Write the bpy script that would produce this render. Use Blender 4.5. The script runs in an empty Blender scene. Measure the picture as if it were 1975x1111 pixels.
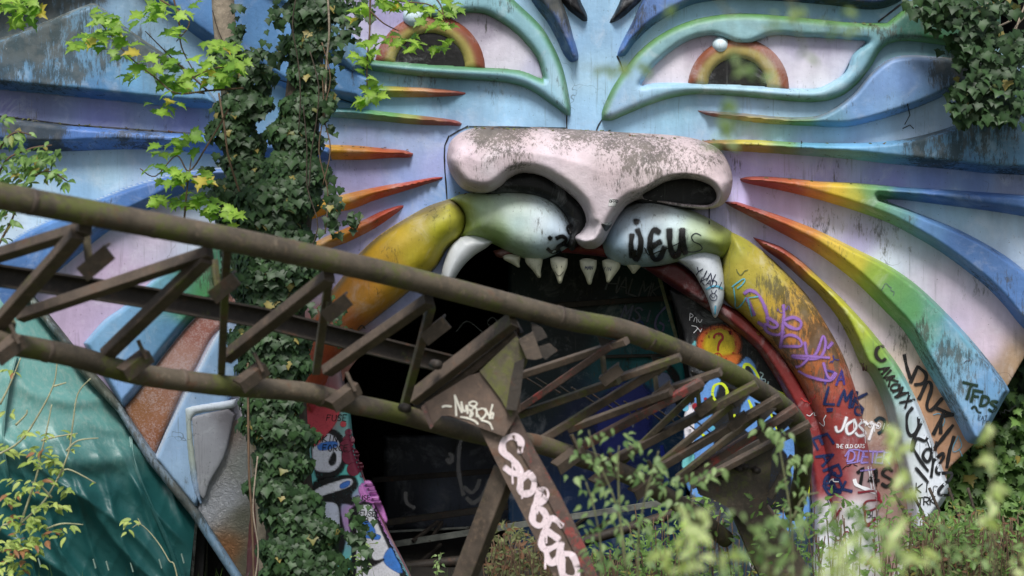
import bpy, math, random
import numpy as np
from mathutils import Vector, Matrix, Quaternion
from mathutils.bvhtree import BVHTree
random.seed(7); np.random.seed(7)
R = math.radians
# ---------------------------------------------------------------- camera, light, exposure
scene = bpy.context.scene
COL = scene.collection
CZ = 2.45                       # eye height
LENS = 70.0
K = 36.0 / LENS / 1975.0        # metres per photo pixel per metre of distance
cam_d = bpy.data.cameras.new('camera'); cam = bpy.data.objects.new('camera', cam_d); COL.objects.link(cam)
cam.location = (0, 0, CZ); cam.rotation_euler = (R(90), 0, 0)
cam_d.lens = LENS; cam_d.sensor_width = 36.0; cam_d.clip_end = 1000
cam_d.dof.use_dof = True; cam_d.dof.focus_distance = 15.7; cam_d.dof.aperture_fstop = 1.9
scene.camera = cam
world = bpy.data.worlds.new("World"); scene.world = world; world.use_nodes = True
wn = world.node_tree; bg = wn.nodes['Background']
sky = wn.nodes.new('ShaderNodeTexSky'); sky.sky_type = 'NISHITA'; sky.sun_disc = False
SUN_EL, SUN_AZ = 54.0, 186.0    # azimuth clockwise from +Y (the facade faces -Y)
sky.sun_elevation = R(SUN_EL); sky.sun_rotation = R(SUN_AZ); sky.air_density = 1.0; sky.dust_density = 3.0
hs = wn.nodes.new('ShaderNodeHueSaturation'); hs.inputs['Saturation'].default_value = .75   # pale hazy sky
wn.links.new(sky.outputs[0], hs.inputs['Color']); wn.links.new(hs.outputs[0], bg.inputs[0]); bg.inputs[1].default_value = 0.052
sun_d = bpy.data.lights.new('sun', 'SUN'); sun = bpy.data.objects.new('sun', sun_d); COL.objects.link(sun)
sun_d.energy = 1.5; sun_d.angle = R(18); sun_d.color = (1.0, 0.975, 0.94)
sv = Vector((math.sin(R(SUN_AZ)) * math.cos(R(SUN_EL)), math.cos(R(SUN_AZ)) * math.cos(R(SUN_EL)), math.sin(R(SUN_EL))))
sun.rotation_euler = sv.to_track_quat('Z', 'Y').to_euler(); sun.location = sv * 40
scene.view_settings.view_transform = 'Standard'; scene.view_settings.look = 'None'
scene.view_settings.exposure = 1.2; scene.view_settings.gamma = 1; scene.view_settings.use_curve_mapping = False
scene.cycles.transparent_max_bounces = 24; scene.cycles.max_bounces = 6

# ---------------------------------------------------------------- helpers
def P(px, py, Y): return Vector(((px - 987.5) * Y * K, Y, CZ - (py - 555.5) * Y * K))
def lin(c):
    c = np.asarray(c, float) / 255.0
    return np.where(c <= 0.04045, c / 12.92, ((c + 0.055) / 1.055) ** 2.4)
def props(o, label=None, cat=None, group=None, kind=None):
    if label: o['label'] = label
    if cat: o['category'] = cat
    if group: o['group'] = group
    if kind: o['kind'] = kind
    return o
def empty(name, loc, label, cat, group=None):
    o = bpy.data.objects.new(name, None); COL.objects.link(o); o.location = loc; o.empty_display_size = .1
    return props(o, label, cat, group)
def mesh_obj(name, verts, faces, mat, parent=None, cols=None, dirt=None, alpha=None, smooth=True):
    v = np.asarray(verts, float).reshape(-1, 3)
    if parent is not None: v = v - np.array(parent.matrix_basis.translation if parent.parent is None else (parent.parent.matrix_basis.translation + parent.matrix_basis.translation))
    me = bpy.data.meshes.new(name); me.from_pydata(v.tolist(), [], faces)
    if cols is not None:
        a = me.attributes.new('Col', 'FLOAT_COLOR', 'POINT')
        c4 = np.ones((len(v), 4)); c4[:, :3] = cols
        if alpha is not None: c4[:, 3] = alpha
        a.data.foreach_set('color', c4.ravel())
    if dirt is not None:
        a = me.attributes.new('dirt', 'FLOAT', 'POINT'); a.data.foreach_set('value', np.asarray(dirt, float))
    if smooth: me.polygons.foreach_set('use_smooth', [True] * len(me.polygons))
    me.materials.append(mat); me.update()
    o = bpy.data.objects.new(name, me); COL.objects.link(o)
    if parent is not None: o.parent = parent
    return o
class N:
    def __init__(s, name):
        s.m = bpy.data.materials.new(name); s.m.use_nodes = True; s.t = s.m.node_tree; s.b = s.t.nodes['Principled BSDF']
    def n(s, typ, **kw):
        x = s.t.nodes.new('ShaderNode' + typ)
        for k, v in kw.items():
            if k.startswith('i_'):
                key = k[2:]; key = int(key) if key.isdigit() else key.replace('_', ' ')
                x.inputs[key].default_value = v
            else: setattr(x, k, v)
        return x
    def l(s, a, b): s.t.links.new(a, b)
    def noise(s, scale, detail=6, rough=.6, vec=None, dist=0):
        x = s.n('TexNoise'); x.inputs['Scale'].default_value = scale; x.inputs['Detail'].default_value = detail
        x.inputs['Roughness'].default_value = rough; x.inputs['Distortion'].default_value = dist
        if vec is not None: s.l(vec, x.inputs['Vector'])
        return x.outputs[0]
    def math(s, op, a, b=None, c=None, clamp=False):
        x = s.n('Math', operation=op); x.use_clamp = clamp
        for i, q in enumerate((a, b, c)):
            if q is None: continue
            if isinstance(q, (int, float)): x.inputs[i].default_value = q
            else: s.l(q, x.inputs[i])
        return x.outputs[0]
    def mix(s, f, a, b, mode='MIX'):
        x = s.n('Mix', data_type='RGBA', blend_type=mode)
        for i, q in ((0, f), (6, a), (7, b)):
            if isinstance(q, (int, float)): x.inputs[i].default_value = q
            elif isinstance(q, (tuple, list, np.ndarray)): x.inputs[i].default_value = (*[float(t) for t in q][:3], 1)
            else: s.l(q, x.inputs[i])
        return x.outputs[2]
    def thr(s, v, lo, hi): 
        x = s.n('MapRange', interpolation_type='SMOOTHSTEP'); s.l(v, x.inputs[0]); x.inputs[1].default_value = lo; x.inputs[2].default_value = hi
        return x.outputs[0]
    def bump(s, h, strength, dist=.01):
        x = s.n('Bump'); x.inputs['Strength'].default_value = strength; x.inputs['Distance'].default_value = dist
        s.l(h, x.inputs['Height']); s.l(x.outputs[0], s.b.inputs['Normal'])
def stretch(g, sx, sy, sz):
    geo = g.n('NewGeometry'); mp = g.n('Mapping'); mp.inputs['Scale'].default_value = (sx, sy, sz)
    g.l(geo.outputs['Position'], mp.inputs['Vector']); return mp.outputs[0], geo.outputs['Position']

def paint_material(name, rough=.5, bump=.35, wear=1.0, fine=1.0):
    g = N(name); a = g.n('Attribute', attribute_name='Col'); d = g.n('Attribute', attribute_name='dirt')
    sv_, pos = stretch(g, 1, 1, .22)
    big = g.noise(1.7, 5, .6, pos); med = g.noise(7, 6, .65, sv_); 
    v = g.math('MULTIPLY_ADD', big, .62, .66); v2 = g.math('MULTIPLY_ADD', med, .62, .69)
    v = g.math('MULTIPLY', v, v2)
    cc = g.n('Combine' + 'XYZ'); 
    for i in range(3): g.l(v, cc.inputs[i])
    col = g.mix(1.0, a.outputs['Color'], cc.outputs[0], 'MULTIPLY')
    # uneven brushed / sprayed second tone (paler)
    w = g.thr(g.noise(4.3, 8, .7, pos, .6), .5, .72)
    col = g.mix(g.math('MULTIPLY', w, .22), col, (.75, .78, .82))
    # mould and washed dirt that gathers in streaks, more where the dirt attribute is high
    st = g.noise(16 * fine, 9, .78, sv_, .3); st2 = g.noise(46 * fine, 6, .85, sv_)
    patch = g.noise(2.2, 4, .6, pos)
    s = g.math('ADD', g.math('MULTIPLY', st, .55), g.math('MULTIPLY', st2, .45))
    s = g.math('ADD', s, g.math('MULTIPLY', g.math('SUBTRACT', patch, .5), .5))
    lim = g.math('MULTIPLY_ADD', d.outputs['Fac'], -.38, .668)
    m = g.math('MULTIPLY', g.math('SUBTRACT', s, lim), 14 * wear, clamp=True)
    mc = g.mix(g.thr(g.noise(9, 3, .5, pos), .4, .6), (.032, .036, .022), (.085, .082, .060))
    col = g.mix(g.math('MULTIPLY', m, .78), col, mc)
    # rain runs, thin cracks and small chips
    dr = g.thr(g.noise(34, 5, .7, stretch(g, 1, 1, .035)[0]), .56, .70); dr = g.math('MULTIPLY', dr, g.thr(g.noise(1.6, 3, .5, pos), .42, .62))
    col = g.mix(g.math('MULTIPLY', dr, .46), col, (.10, .105, .10))
    vo = g.n('TexVoronoi', feature='DISTANCE_TO_EDGE'); vo.inputs['Scale'].default_value = 1.3; wv = g.n('VectorMath', operation='MULTIPLY_ADD')
    nz = g.n('TexNoise'); nz.inputs['Scale'].default_value = 5; g.l(pos, nz.inputs['Vector']); g.l(nz.outputs['Color'], wv.inputs[0]); wv.inputs[1].default_value = (.35, .35, .35); g.l(pos, wv.inputs[2]); g.l(wv.outputs[0], vo.inputs['Vector'])
    ck = g.math('MULTIPLY', g.math('LESS_THAN', vo.outputs['Distance'], .0028), g.thr(g.noise(1.6, 3, .5, pos), .60, .66))
    col = g.mix(g.math('MULTIPLY', ck, .45), col, (.03, .03, .03))
    chp = g.thr(g.noise(21, 8, .82, pos), .655, .675); col = g.mix(g.math('MULTIPLY', chp, .5), col, (.50, .50, .47))
    sp = g.thr(g.noise(55, 2, .5, pos), .70, .76)
    col = g.mix(g.math('MULTIPLY', sp, .6), col, (.05, .045, .04))
    g.l(col, g.b.inputs['Base Color'])
    g.l(g.math('MULTIPLY_ADD', m, .3, rough), g.b.inputs['Roughness'])
    h = g.math('ADD', g.math('MULTIPLY', g.noise(28, 5, .6, pos), .6), g.math('MULTIPLY', g.noise(110, 3, .6, pos), .25))
    h = g.math('ADD', h, g.math('MULTIPLY', g.noise(3.5, 3, .5, pos), 2.2))
    g.bump(h, bump, .012); g.b.inputs['Specular IOR Level'].default_value = .35
    return g.m
def spray_material(name):
    g = N(name); a = g.n('Attribute', attribute_name='Col'); sv_, pos = stretch(g, 1, 1, .5)
    g.l(a.outputs['Color'], g.b.inputs['Base Color']); g.b.inputs['Roughness'].default_value = .45
    n = g.math('ADD', g.math('MULTIPLY_ADD', g.noise(70, 4, .7, pos), .9, .15), g.math('MULTIPLY', g.noise(9, 4, .7, pos), .75))
    al = g.math('MULTIPLY', g.math('POWER', a.outputs['Alpha'], 1.1), n, clamp=True)
    chip = g.thr(g.noise(30, 6, .8, sv_), .66, .70)
    al = g.math('MULTIPLY', al, g.math('MULTIPLY_ADD', chip, -.8, 1.0), clamp=True)
    g.l(al, g.b.inputs['Alpha']); return g.m
def steel_material(name, base, moss=.5, red=0.0, bump=.5, mosscol=(.10, .115, .022)):
    g = N(name); sv_, pos = stretch(g, 1, 1, 1)
    b1 = g.noise(3, 8, .7, pos); b2 = g.noise(22, 8, .75, pos)
    base = np.array(base)
    col = g.mix(g.thr(b1, .35, .65), tuple(base * .62), tuple(base * 1.25))
    col = g.mix(g.math('MULTIPLY', g.thr(b2, .52, .66), .55), col, tuple(base * np.array((1.9, 1.75, 1.6))))
    rust = g.thr(g.noise(6, 8, .75, pos, .4), .56, .66)
    col = g.mix(g.math('MULTIPLY', rust, .55), col, (.14, .055, .025))
    if red: col = g.mix(g.math('MULTIPLY', g.thr(g.noise(9, 7, .8, pos), .56 - red * .1, .62 - red * .1), .8), col, (.30, .05, .045))
    mo = g.math('ADD', g.noise(2.6, 7, .75, pos), g.math('MULTIPLY', g.noise(40, 3, .6, pos), .25))
    col = g.mix(g.math('MULTIPLY', g.thr(mo, .78 - moss * .22, .90 - moss * .2), .85), col, mosscol)
    fl = g.thr(g.noise(15, 9, .85, pos), .57, .62); col = g.mix(g.math('MULTIPLY', fl, .5), col, tuple(np.minimum(base * 2.6, .45)))
    blk = g.thr(g.noise(5, 9, .8, pos), .55, .66); col = g.mix(g.math('MULTIPLY', blk, .5), col, (.03, .026, .02))
    g.l(col, g.b.inputs['Base Color']); g.b.inputs['Roughness'].default_value = .62
    g.bump(g.noise(45, 6, .7, pos), bump, .006); return g.m
def plain_material(name, c, rough=.8, var=.4, scale=6, metal=0, bump=.3):
    g = N(name); sv_, pos = stretch(g, 1, 1, 1); c = np.array(c)
    col = g.mix(g.thr(g.noise(scale, 7, .7, pos), .3, .7), tuple(c * (1 - var)), tuple(c * (1 + var)))
    g.l(col, g.b.inputs['Base Color']); g.b.inputs['Roughness'].default_value = rough; g.b.inputs['Metallic'].default_value = metal
    g.bump(g.noise(scale * 6, 5, .7, pos), bump, .01); return g.m
def leaf_material(name, c1, c2, c3=None, trans=.35, rough=.42, island=False, rare=.06, spec=.4):
    g = N(name); 
    if island: r = g.n('NewGeometry').outputs['Random Per Island']
    else: r = g.n('ObjectInfo').outputs['Random']
    rp = g.n('ValToRGB'); g.l(r, rp.inputs[0]); e = rp.color_ramp.elements
    e[0].position = 0; e[0].color = (*c1, 1); e[1].position = 1 - rare - .01; e[1].color = (*c2, 1)
    q = e.new(.45); q.color = (*[(a + b) / 2 * .92 for a, b in zip(c1, c2)], 1)
    if c3: q = e.new(1 - rare); q.color = (*c3, 1)
    tc = g.n('UVMap'); 
    v = g.noise(28, 4, .6, stretch(g, 1, 1, 1)[1]); v = g.math('MULTIPLY_ADD', v, .5, .75)
    a = g.n('Attribute', attribute_name='vein'); v = g.math('MULTIPLY', v, g.math('MULTIPLY_ADD', a.outputs['Fac'], .55, 1.0))
    cc = g.n('CombineXYZ'); [g.l(v, cc.inputs[i]) for i in range(3)]
    col = g.mix(1.0, rp.outputs[0], cc.outputs[0], 'MULTIPLY')
    g.l(col, g.b.inputs['Base Color']); g.b.inputs['Roughness'].default_value = rough; g.b.inputs['Specular IOR Level'].default_value = spec
    t = g.n('BsdfTranslucent'); tcx = g.mix(1.0, col, (1.5, 1.9, .6), 'MULTIPLY'); g.l(tcx, t.inputs[0])
    ms = g.n('MixShader'); ms.inputs[0].default_value = trans
    g.l(g.b.outputs[0], ms.inputs[1]); g.l(t.outputs[0], ms.inputs[2]); g.l(ms.outputs[0], g.t.nodes['Material Output'].inputs[0])
    return g.m

# ---- curves and signed distance grids
def catmull(pts, step=4.0, closed=False):
    """pts: (x,y[,sharp]); returns an Nx2 polyline"""
    n = len(pts); xy = np.array([p[:2] for p in pts], float); sh = [len(p) > 2 and p[2] for p in pts]
    out = []
    for i in range(n if closed else n - 1):
        j = (i + 1) % n
        p1, p2 = xy[i], xy[j]
        p0 = xy[i - 1] if (closed or i > 0) and not sh[i] else p1 - (p2 - p1)
        p3 = xy[(j + 1) % n] if (closed or j + 1 < n) and not sh[j] else p2 + (p2 - p1)
        d = np.linalg.norm(p2 - p1)
        # centripetal-like tangents limited by the segment length
        m1 = (p2 - p0) / (np.linalg.norm(p2 - p0) + 1e-9) * d * .9; m2 = (p3 - p1) / (np.linalg.norm(p3 - p1) + 1e-9) * d * .9
        k = max(1, int(math.ceil(d / step)))
        t = np.arange(k)[:, None] / k
        out.append((2*t**3-3*t**2+1)*p1 + (t**3-2*t**2+t)*m1 + (-2*t**3+3*t**2)*p2 + (t**3-t**2)*m2)
    if not closed: out.append(xy[-1:])
    return np.vstack(out)
def seg_dist(Q, L):
    """distance and nearest point of points Q on closed loop L, and even-odd inside"""
    A = L; B = np.roll(L, -1, 0)
    best = np.full(len(Q), 1e18); near = np.zeros_like(Q); cross = np.zeros(len(Q), int)
    for i in range(len(A)):
        a, b = A[i], B[i]; ab = b - a; L2 = ab @ ab + 1e-12
        t = np.clip(((Q - a) @ ab) / L2, 0, 1); c = a + t[:, None] * ab
        d = ((Q - c) ** 2).sum(1); m = d < best
        best[m] = d[m]; near[m] = c[m]
        if (a[1] > b[1]) != (a[1] < b[1]) or a[1] != b[1]:
            cond = ((a[1] > Q[:, 1]) != (b[1] > Q[:, 1]))
            if cond.any():
                xi = (b[0]-a[0]) * (Q[:, 1]-a[1]) / (b[1]-a[1] + 1e-15) + a[0]
                cross += (cond & (Q[:, 0] < xi)).astype(int)
    return np.sqrt(best), near, (cross % 2) == 1
def colour_field(Q, cols, soft=18.0):
    C = np.array([c[:2] for c in cols], float); V = np.array([c[2] for c in cols], float)
    D = np.array([(c[3] if len(c) > 3 else .24) for c in cols], float)
    out = np.zeros((len(Q), 3)); dd = np.zeros(len(Q)); w_ = np.zeros(len(Q))
    for c, v, q in zip(C, V, D):
        w = 1.0 / (((Q - c) ** 2).sum(1) + soft ** 2) ** 1.7
        out += w[:, None] * v; dd += w * q; w_ += w
    return out / w_[:, None], dd / w_
YF = 16.0
SURF = {'facade': [], 'tunnel': [], 'column': [], 'mural': []}
def add_surf(key, v, f): SURF[key].append((np.array(v, float), f))
BV = {}
def bvh(key):
    if key not in BV:
        vs, fs, o = [], [], 0
        for v, f in SURF[key]:
            vs += [tuple(p) for p in v]; fs += [tuple(i + o for i in q) for q in f]; o += len(v)
        BV[key] = BVHTree.FromPolygons(vs, fs)
    return BV[key]
def piece(name, loops, H, r, cols, mat, parent, base=0.0, Y=YF, res=3.0, down=None, prof='round', smooth=3, hole_r=None,
          edge=None, back=.06, closed=False, dome=None, surf='facade', bow=None, label=None, soft=18.0, keep=None):
    """A relief piece: outline(s) in photo pixels set at real depth. H height in metres, r edge radius in pixels.
    down=(dx,dy,extra): wider bevel on the side facing that way."""
    if not isinstance(loops[0], list): loops = [loops]
    L = [catmull(l, res * 1.2, True) for l in loops]
    mn = L[0].min(0) - res * 1.5; mx = L[0].max(0) + res * 1.5
    nx = int((mx[0]-mn[0]) / res) + 2; ny = int((mx[1]-mn[1]) / res) + 2
    gx, gy = np.meshgrid(mn[0] + np.arange(nx) * res, mn[1] + np.arange(ny) * res)
    Q = np.stack([gx.ravel(), gy.ravel()], 1)
    inside = None; D = []; NR = []
    for l in L:
        d, near, ins = seg_dist(Q, l); D.append(d); NR.append(near); inside = ins if inside is None else (inside ^ ins)
    D = np.array(D); k = D.argmin(0); dist = D.min(0); near = np.array(NR)[k, np.arange(len(Q))]
    ins = inside.reshape(ny, nx)
    cell = ins[:-1, :-1] | ins[1:, :-1] | ins[:-1, 1:] | ins[1:, 1:]
    used = np.zeros((ny, nx), bool)
    used[:-1, :-1] |= cell; used[1:, :-1] |= cell; used[:-1, 1:] |= cell; used[1:, 1:] |= cell
    outm = ~inside; QQ = Q.copy(); QQ[outm] = near[outm]
    dist = np.where(inside, dist, 0.0)
    h = np.full(len(Q), 1e9)
    for i in range(len(L)):
        di = np.where(inside, D[i], 0.0)
        rr = np.full(len(Q), float(r if i == 0 or hole_r is None else hole_r))
        if down is not None and (i == 0 or hole_r is None):
            n = NR[i] - Q; n /= (np.linalg.norm(n, axis=1)[:, None] + 1e-9)
            dv = np.array(down[:2]) / math.hypot(*down[:2]); rr = rr + down[2] * np.clip(n @ dv, 0, 1) ** .7
        t = np.clip(di / rr, 0, 1)
        if prof == 'round': hh = np.sqrt(np.clip(1 - (1 - t) ** 2, 0, 1))
        elif prof == 'bevel': hh = t
        elif prof == 'soft': hh = t * t * (3 - 2 * t)
        h = np.minimum(h, hh * H * (1.7 if prof == 'bevel' else 1.0))
    if dome: h = h + dome * (1 - np.exp(-dist / (r * 1.6)))
    hg = h.reshape(ny, nx)
    for _ in range(smooth):
        p = np.pad(hg, 1, mode='edge'); av = (p[:-2, 1:-1] + p[2:, 1:-1] + p[1:-1, :-2] + p[1:-1, 2:]) / 4
        hg = np.where(ins, hg * .4 + av * .6, hg)
    h = hg.ravel()
    if bow is not None: h = h + bow(QQ)
    Yv = Y - base - h
    X = (QQ[:, 0] - 987.5) * Yv * K; Z = CZ - (QQ[:, 1] - 555.5) * Yv * K
    idx = -np.ones(len(Q), int); ui = np.where(used.ravel())[0]; idx[ui] = np.arange(len(ui))
    V = np.stack([X, Yv, Z], 1)[ui]
    I = idx.reshape(ny, nx); cy, cx = np.where(cell)
    F = np.stack([I[cy, cx], I[cy + 1, cx], I[cy + 1, cx + 1], I[cy, cx + 1]], 1)
    col, dr = colour_field(QQ[ui], cols, soft); dui = dist[ui]
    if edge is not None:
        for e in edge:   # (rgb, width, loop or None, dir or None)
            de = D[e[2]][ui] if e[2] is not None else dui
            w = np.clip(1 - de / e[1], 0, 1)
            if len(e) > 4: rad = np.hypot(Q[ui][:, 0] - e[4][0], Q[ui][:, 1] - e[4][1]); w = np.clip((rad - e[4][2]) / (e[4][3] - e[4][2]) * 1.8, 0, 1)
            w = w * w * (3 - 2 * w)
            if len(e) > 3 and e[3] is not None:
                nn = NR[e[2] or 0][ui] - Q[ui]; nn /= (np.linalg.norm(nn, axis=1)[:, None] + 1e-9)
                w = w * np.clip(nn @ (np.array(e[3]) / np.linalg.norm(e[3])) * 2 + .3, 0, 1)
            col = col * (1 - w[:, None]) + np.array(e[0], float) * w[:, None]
    gy_ = (col @ np.array((.3, .59, .11)))[:, None]; col = lin(gy_ + (col - gy_) * .93) * np.array((.95, .99, 1.02))
    # boundary edges -> skirt
    E = np.concatenate([F[:, [0, 1]], F[:, [1, 2]], F[:, [2, 3]], F[:, [3, 0]]])
    Es = np.sort(E, 1); key = Es[:, 0].astype(np.int64) * (len(V) + 1) + Es[:, 1]
    u, inv, cnt = np.unique(key, return_inverse=True, return_counts=True)
    bE = E[cnt[inv] == 1]; bv = np.unique(bE); m = {int(v): len(V) + i for i, v in enumerate(bv)}
    S = V[bv].copy()
    faces = [tuple(int(q) for q in f) for f in F]; faces = [f for f in faces]
    vis_f = list(faces)
    if closed:
        back_v = V.copy(); back_v[:, 1] = 2 * (Y - base) - V[:, 1]; n0 = len(V)
        faces += [tuple(int(q) + n0 for q in f[::-1]) for f in F]
        V2 = np.vstack([V, back_v]); col2 = np.vstack([col, col]); dr2 = np.concatenate([dr, dr])
    else:
        S[:, 1] = Y + back
        for a, b in bE: faces.append((int(b), int(a), m[int(a)], m[int(b)]))
        V2 = np.vstack([V, S]); col2 = np.vstack([col, col[bv]]); dr2 = np.concatenate([dr, dr[bv]])
    # drop degenerate quads
    good = []
    for f in faces:
        if len(set(f)) == 4: good.append(f)
    o = mesh_obj(name, V2, good, mat, parent, col2, dr2)
    if surf: add_surf(surf, V, vis_f)
    if label: o['label'] = label
    return o
def _cast(key, px, py, last, Y=None):
    d = (P(px, py, 16) - Vector((0, 0, CZ))).normalized()
    hit = bvh(key).ray_cast(Vector((0, 0, CZ)), d)
    if hit[0] is None:
        return Vector((0, 0, CZ)) + d * last if last else None
    return hit[0]
LAYER = [0.0]
def strokes(name, parent, lines, width, col, key='facade', soft=.3, step=3.0, alpha=1.0, lift=.004, smoothc=True, label=None, jitter=0, drips=0):
    """lines: list of pixel polylines; a ribbon of paint laid on the surface behind"""
    V, F, A = [], [], []; last = None; LAYER[0] = (LAYER[0] + .0002) % .004
    q = 0
    lines = list(lines); orig = list(lines)
    for d in range(drips):
        l = random.choice(orig); p = l[random.randrange(len(l))]; lines.append([(p[0], p[1]), (p[0] + random.uniform(-1, 1), p[1] + width * random.uniform(1.2, 4)), 'd'])
    for l in lines:
        w = width
        if l[-1] == 'd': l = l[:-1]; w = width * .28
        pts = catmull(l, step) if smoothc and len(l) > 2 else catmull([(*p[:2], 1) for p in l], step)
        if len(pts) < 2: continue
        T = np.gradient(pts, axis=0); T /= (np.linalg.norm(T, axis=1)[:, None] + 1e-9)
        Nn = np.stack([-T[:, 1], T[:, 0]], 1); b0 = len(V); rows = 0
        big = soft >= .28 and w >= 4; o_ = 1.75 if big else 1.0
        PR = ((-o_, 0), (-1, .22), (-(1 - soft), 1), (1 - soft, 1), (1, .22), (o_, 0)) if big else ((-1, 0), (-(1 - soft), 1), (1 - soft, 1), (1, 0))
        ph = random.uniform(0, 6); wob = [1 + .13 * math.sin(k * .35 + ph) + .07 * math.sin(k * .9 + ph * 2) for k in range(len(pts) + 2)]; nc = len(PR)
        ext = np.vstack([pts[:1] - T[:1] * w * .35, pts, pts[-1:] + T[-1:] * w * .35]); Nn = np.vstack([Nn[:1], Nn, Nn[-1:]])
        for i, (p, n) in enumerate(zip(ext, Nn)):
            ww = w / 2 * (1 + random.uniform(-jitter, jitter)); endc = (i == 0 or i == len(ext) - 1)
            for s, a in PR:
                e = p + n * s * ww * wob[i] * (.55 if endc else 1)
                h = _cast(key, e[0], e[1], last)
                if h is None: h = P(e[0], e[1], YF)
                cv = (h - Vector((0, 0, CZ))); last = cv.length; q += 1
                V.append(h - cv.normalized() * (lift + LAYER[0] + q * 2e-6)); A.append(0 if endc else a * alpha)
            rows += 1
        for i in range(rows - 1):
            for j in range(nc - 1):
                a = b0 + i * nc + j; F.append((a, a + nc, a + nc + 1, a + 1))
    if not V: return
    c = np.tile(lin(col), (len(V), 1))
    return_o = mesh_obj(name, V, F, SPRAY, parent, c, None, A)
    if label: return_o['label'] = label
    return return_o
def fill(name, parent, loop, col, key='facade', res=4.0, soft=3.0, lift=.003, alpha=1.0, cols=None, label=None):
    """a flat area of sprayed paint on the surface behind"""
    L = catmull(loop, res, True); mn = L.min(0) - res; mx = L.max(0) + res
    nx = int((mx[0]-mn[0]) / res) + 2; ny = int((mx[1]-mn[1]) / res) + 2
    gx, gy = np.meshgrid(mn[0] + np.arange(nx) * res, mn[1] + np.arange(ny) * res); Q = np.stack([gx.ravel(), gy.ravel()], 1)
    d, near, ins = seg_dist(Q, L); I2 = ins.reshape(ny, nx); cell = I2[:-1, :-1] | I2[1:, :-1] | I2[:-1, 1:] | I2[1:, 1:]
    used = np.zeros((ny, nx), bool); used[:-1, :-1] |= cell; used[1:, :-1] |= cell; used[:-1, 1:] |= cell; used[1:, 1:] |= cell
    Q[~ins] = near[~ins]; d = np.where(ins, d, 0); ui = np.where(used.ravel())[0]; idx = -np.ones(len(Q), int); idx[ui] = np.arange(len(ui)); I = idx.reshape(ny, nx)
    LAYER[0] = (LAYER[0] + .0002) % .004
    V = []; last = None
    for p in Q[ui]:
        h = _cast(key, p[0], p[1], last)
        if h is None: h = P(p[0], p[1], YF)
        cv = h - Vector((0, 0, CZ)); last = cv.length; V.append(h - cv.normalized() * (lift + LAYER[0]))
    cy, cx = np.where(cell); F = [tuple(int(t) for t in f) for f in np.stack([I[cy, cx], I[cy+1, cx], I[cy+1, cx+1], I[cy, cx+1]], 1)]
    c = lin(colour_field(Q[ui], cols, 8)[0]) if cols else np.tile(lin(col), (len(V), 1))
    o = mesh_obj(name, V, F, SPRAY, parent, c, None, np.clip(d[ui] / soft, 0, 1) * alpha)
    if label: o['label'] = label
    return o
FONT = {'A': [[(0,0),(.5,1),(1,0)],[(.2,.4),(.8,.4)]],'B':[[(0,0),(0,1)],[(0,1),(.8,.9),(.75,.6),(0,.52),(.95,.35),(.85,.05),(0,0),'c']],
 'C':[[(1,.85),(.5,1),(.05,.5),(.5,0),(1,.15),'c']],'D':[[(0,0),(0,1)],[(0,1),(.8,.85),(.95,.4),(.6,.05),(0,0),'c']],'E':[[(1,1),(0,1),(0,0),(1,0)],[(0,.5),(.8,.5)]],
 'F':[[(1,1),(0,1),(0,0)],[(0,.5),(.7,.5)]],'G':[[(1,.85),(.5,1),(.05,.5),(.5,0),(1,.3),(.6,.4),'c']],'H':[[(0,0),(0,1)],[(1,0),(1,1)],[(0,.5),(1,.5)]],
 'I':[[(.5,0),(.5,1)]],'J':[[(.8,1),(.8,.2),(.4,0),(0,.25),'c']],'K':[[(0,0),(0,1)],[(1,1),(0,.45),(1,0)]],'L':[[(0,1),(0,0),(.9,0)]],
 'M':[[(0,0),(.1,1),(.5,.3),(.9,1),(1,0)]],'N':[[(0,0),(0,1),(1,0),(1,1)]],'O':[[(.5,1),(.03,.5),(.5,0),(.97,.5),(.5,1),'c']],'P':[[(0,0),(0,1)],[(0,1),(.95,.85),(.8,.5),(0,.42),'c']],
 'R':[[(0,0),(0,1)],[(0,1),(.95,.85),(.8,.5),(0,.45),'c'],[(.3,.45),(1,0)]],'S':[[(.95,.85),(.5,1),(.08,.75),(.5,.5),(.95,.27),(.5,0),(.02,.15),'c']],
 'T':[[(0,1),(1,1)],[(.5,1),(.5,0)]],'U':[[(0,1),(.05,.2),(.5,0),(.95,.2),(1,1),'c']],'V':[[(0,1),(.5,0),(1,1)]],'W':[[(0,1),(.25,0),(.5,.7),(.75,0),(1,1)]],'X':[[(0,0),(1,1)],[(0,1),(1,0)]],
 'Y':[[(0,1),(.5,.5),(1,1)],[(.5,.5),(.4,0)]],'Z':[[(0,1),(1,1),(0,0),(1,0)]],'1':[[(.15,.8),(.6,1),(.55,0)]],'4':[[(.7,0),(.7,1),(0,.35),(1,.35)]],'?':[[(.05,.8),(.5,1),(.95,.75),(.5,.45),(.5,.25),'c'],[(.5,.06),(.5,.02)]],
 '-':[[(0,.5),(1,.5)]],'=':[[(0,.35),(1,.4)],[(0,.6),(1,.65)]],'~':[[(0,.4),(.3,.7),(.7,.3),(1,.6),'c']],'.':[[(.4,.05),(.5,.0)]],'3':[[(.05,.9),(.6,1),(.8,.75),(.4,.52),(.95,.3),(.5,0),(0,.1),'c']]}
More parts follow.
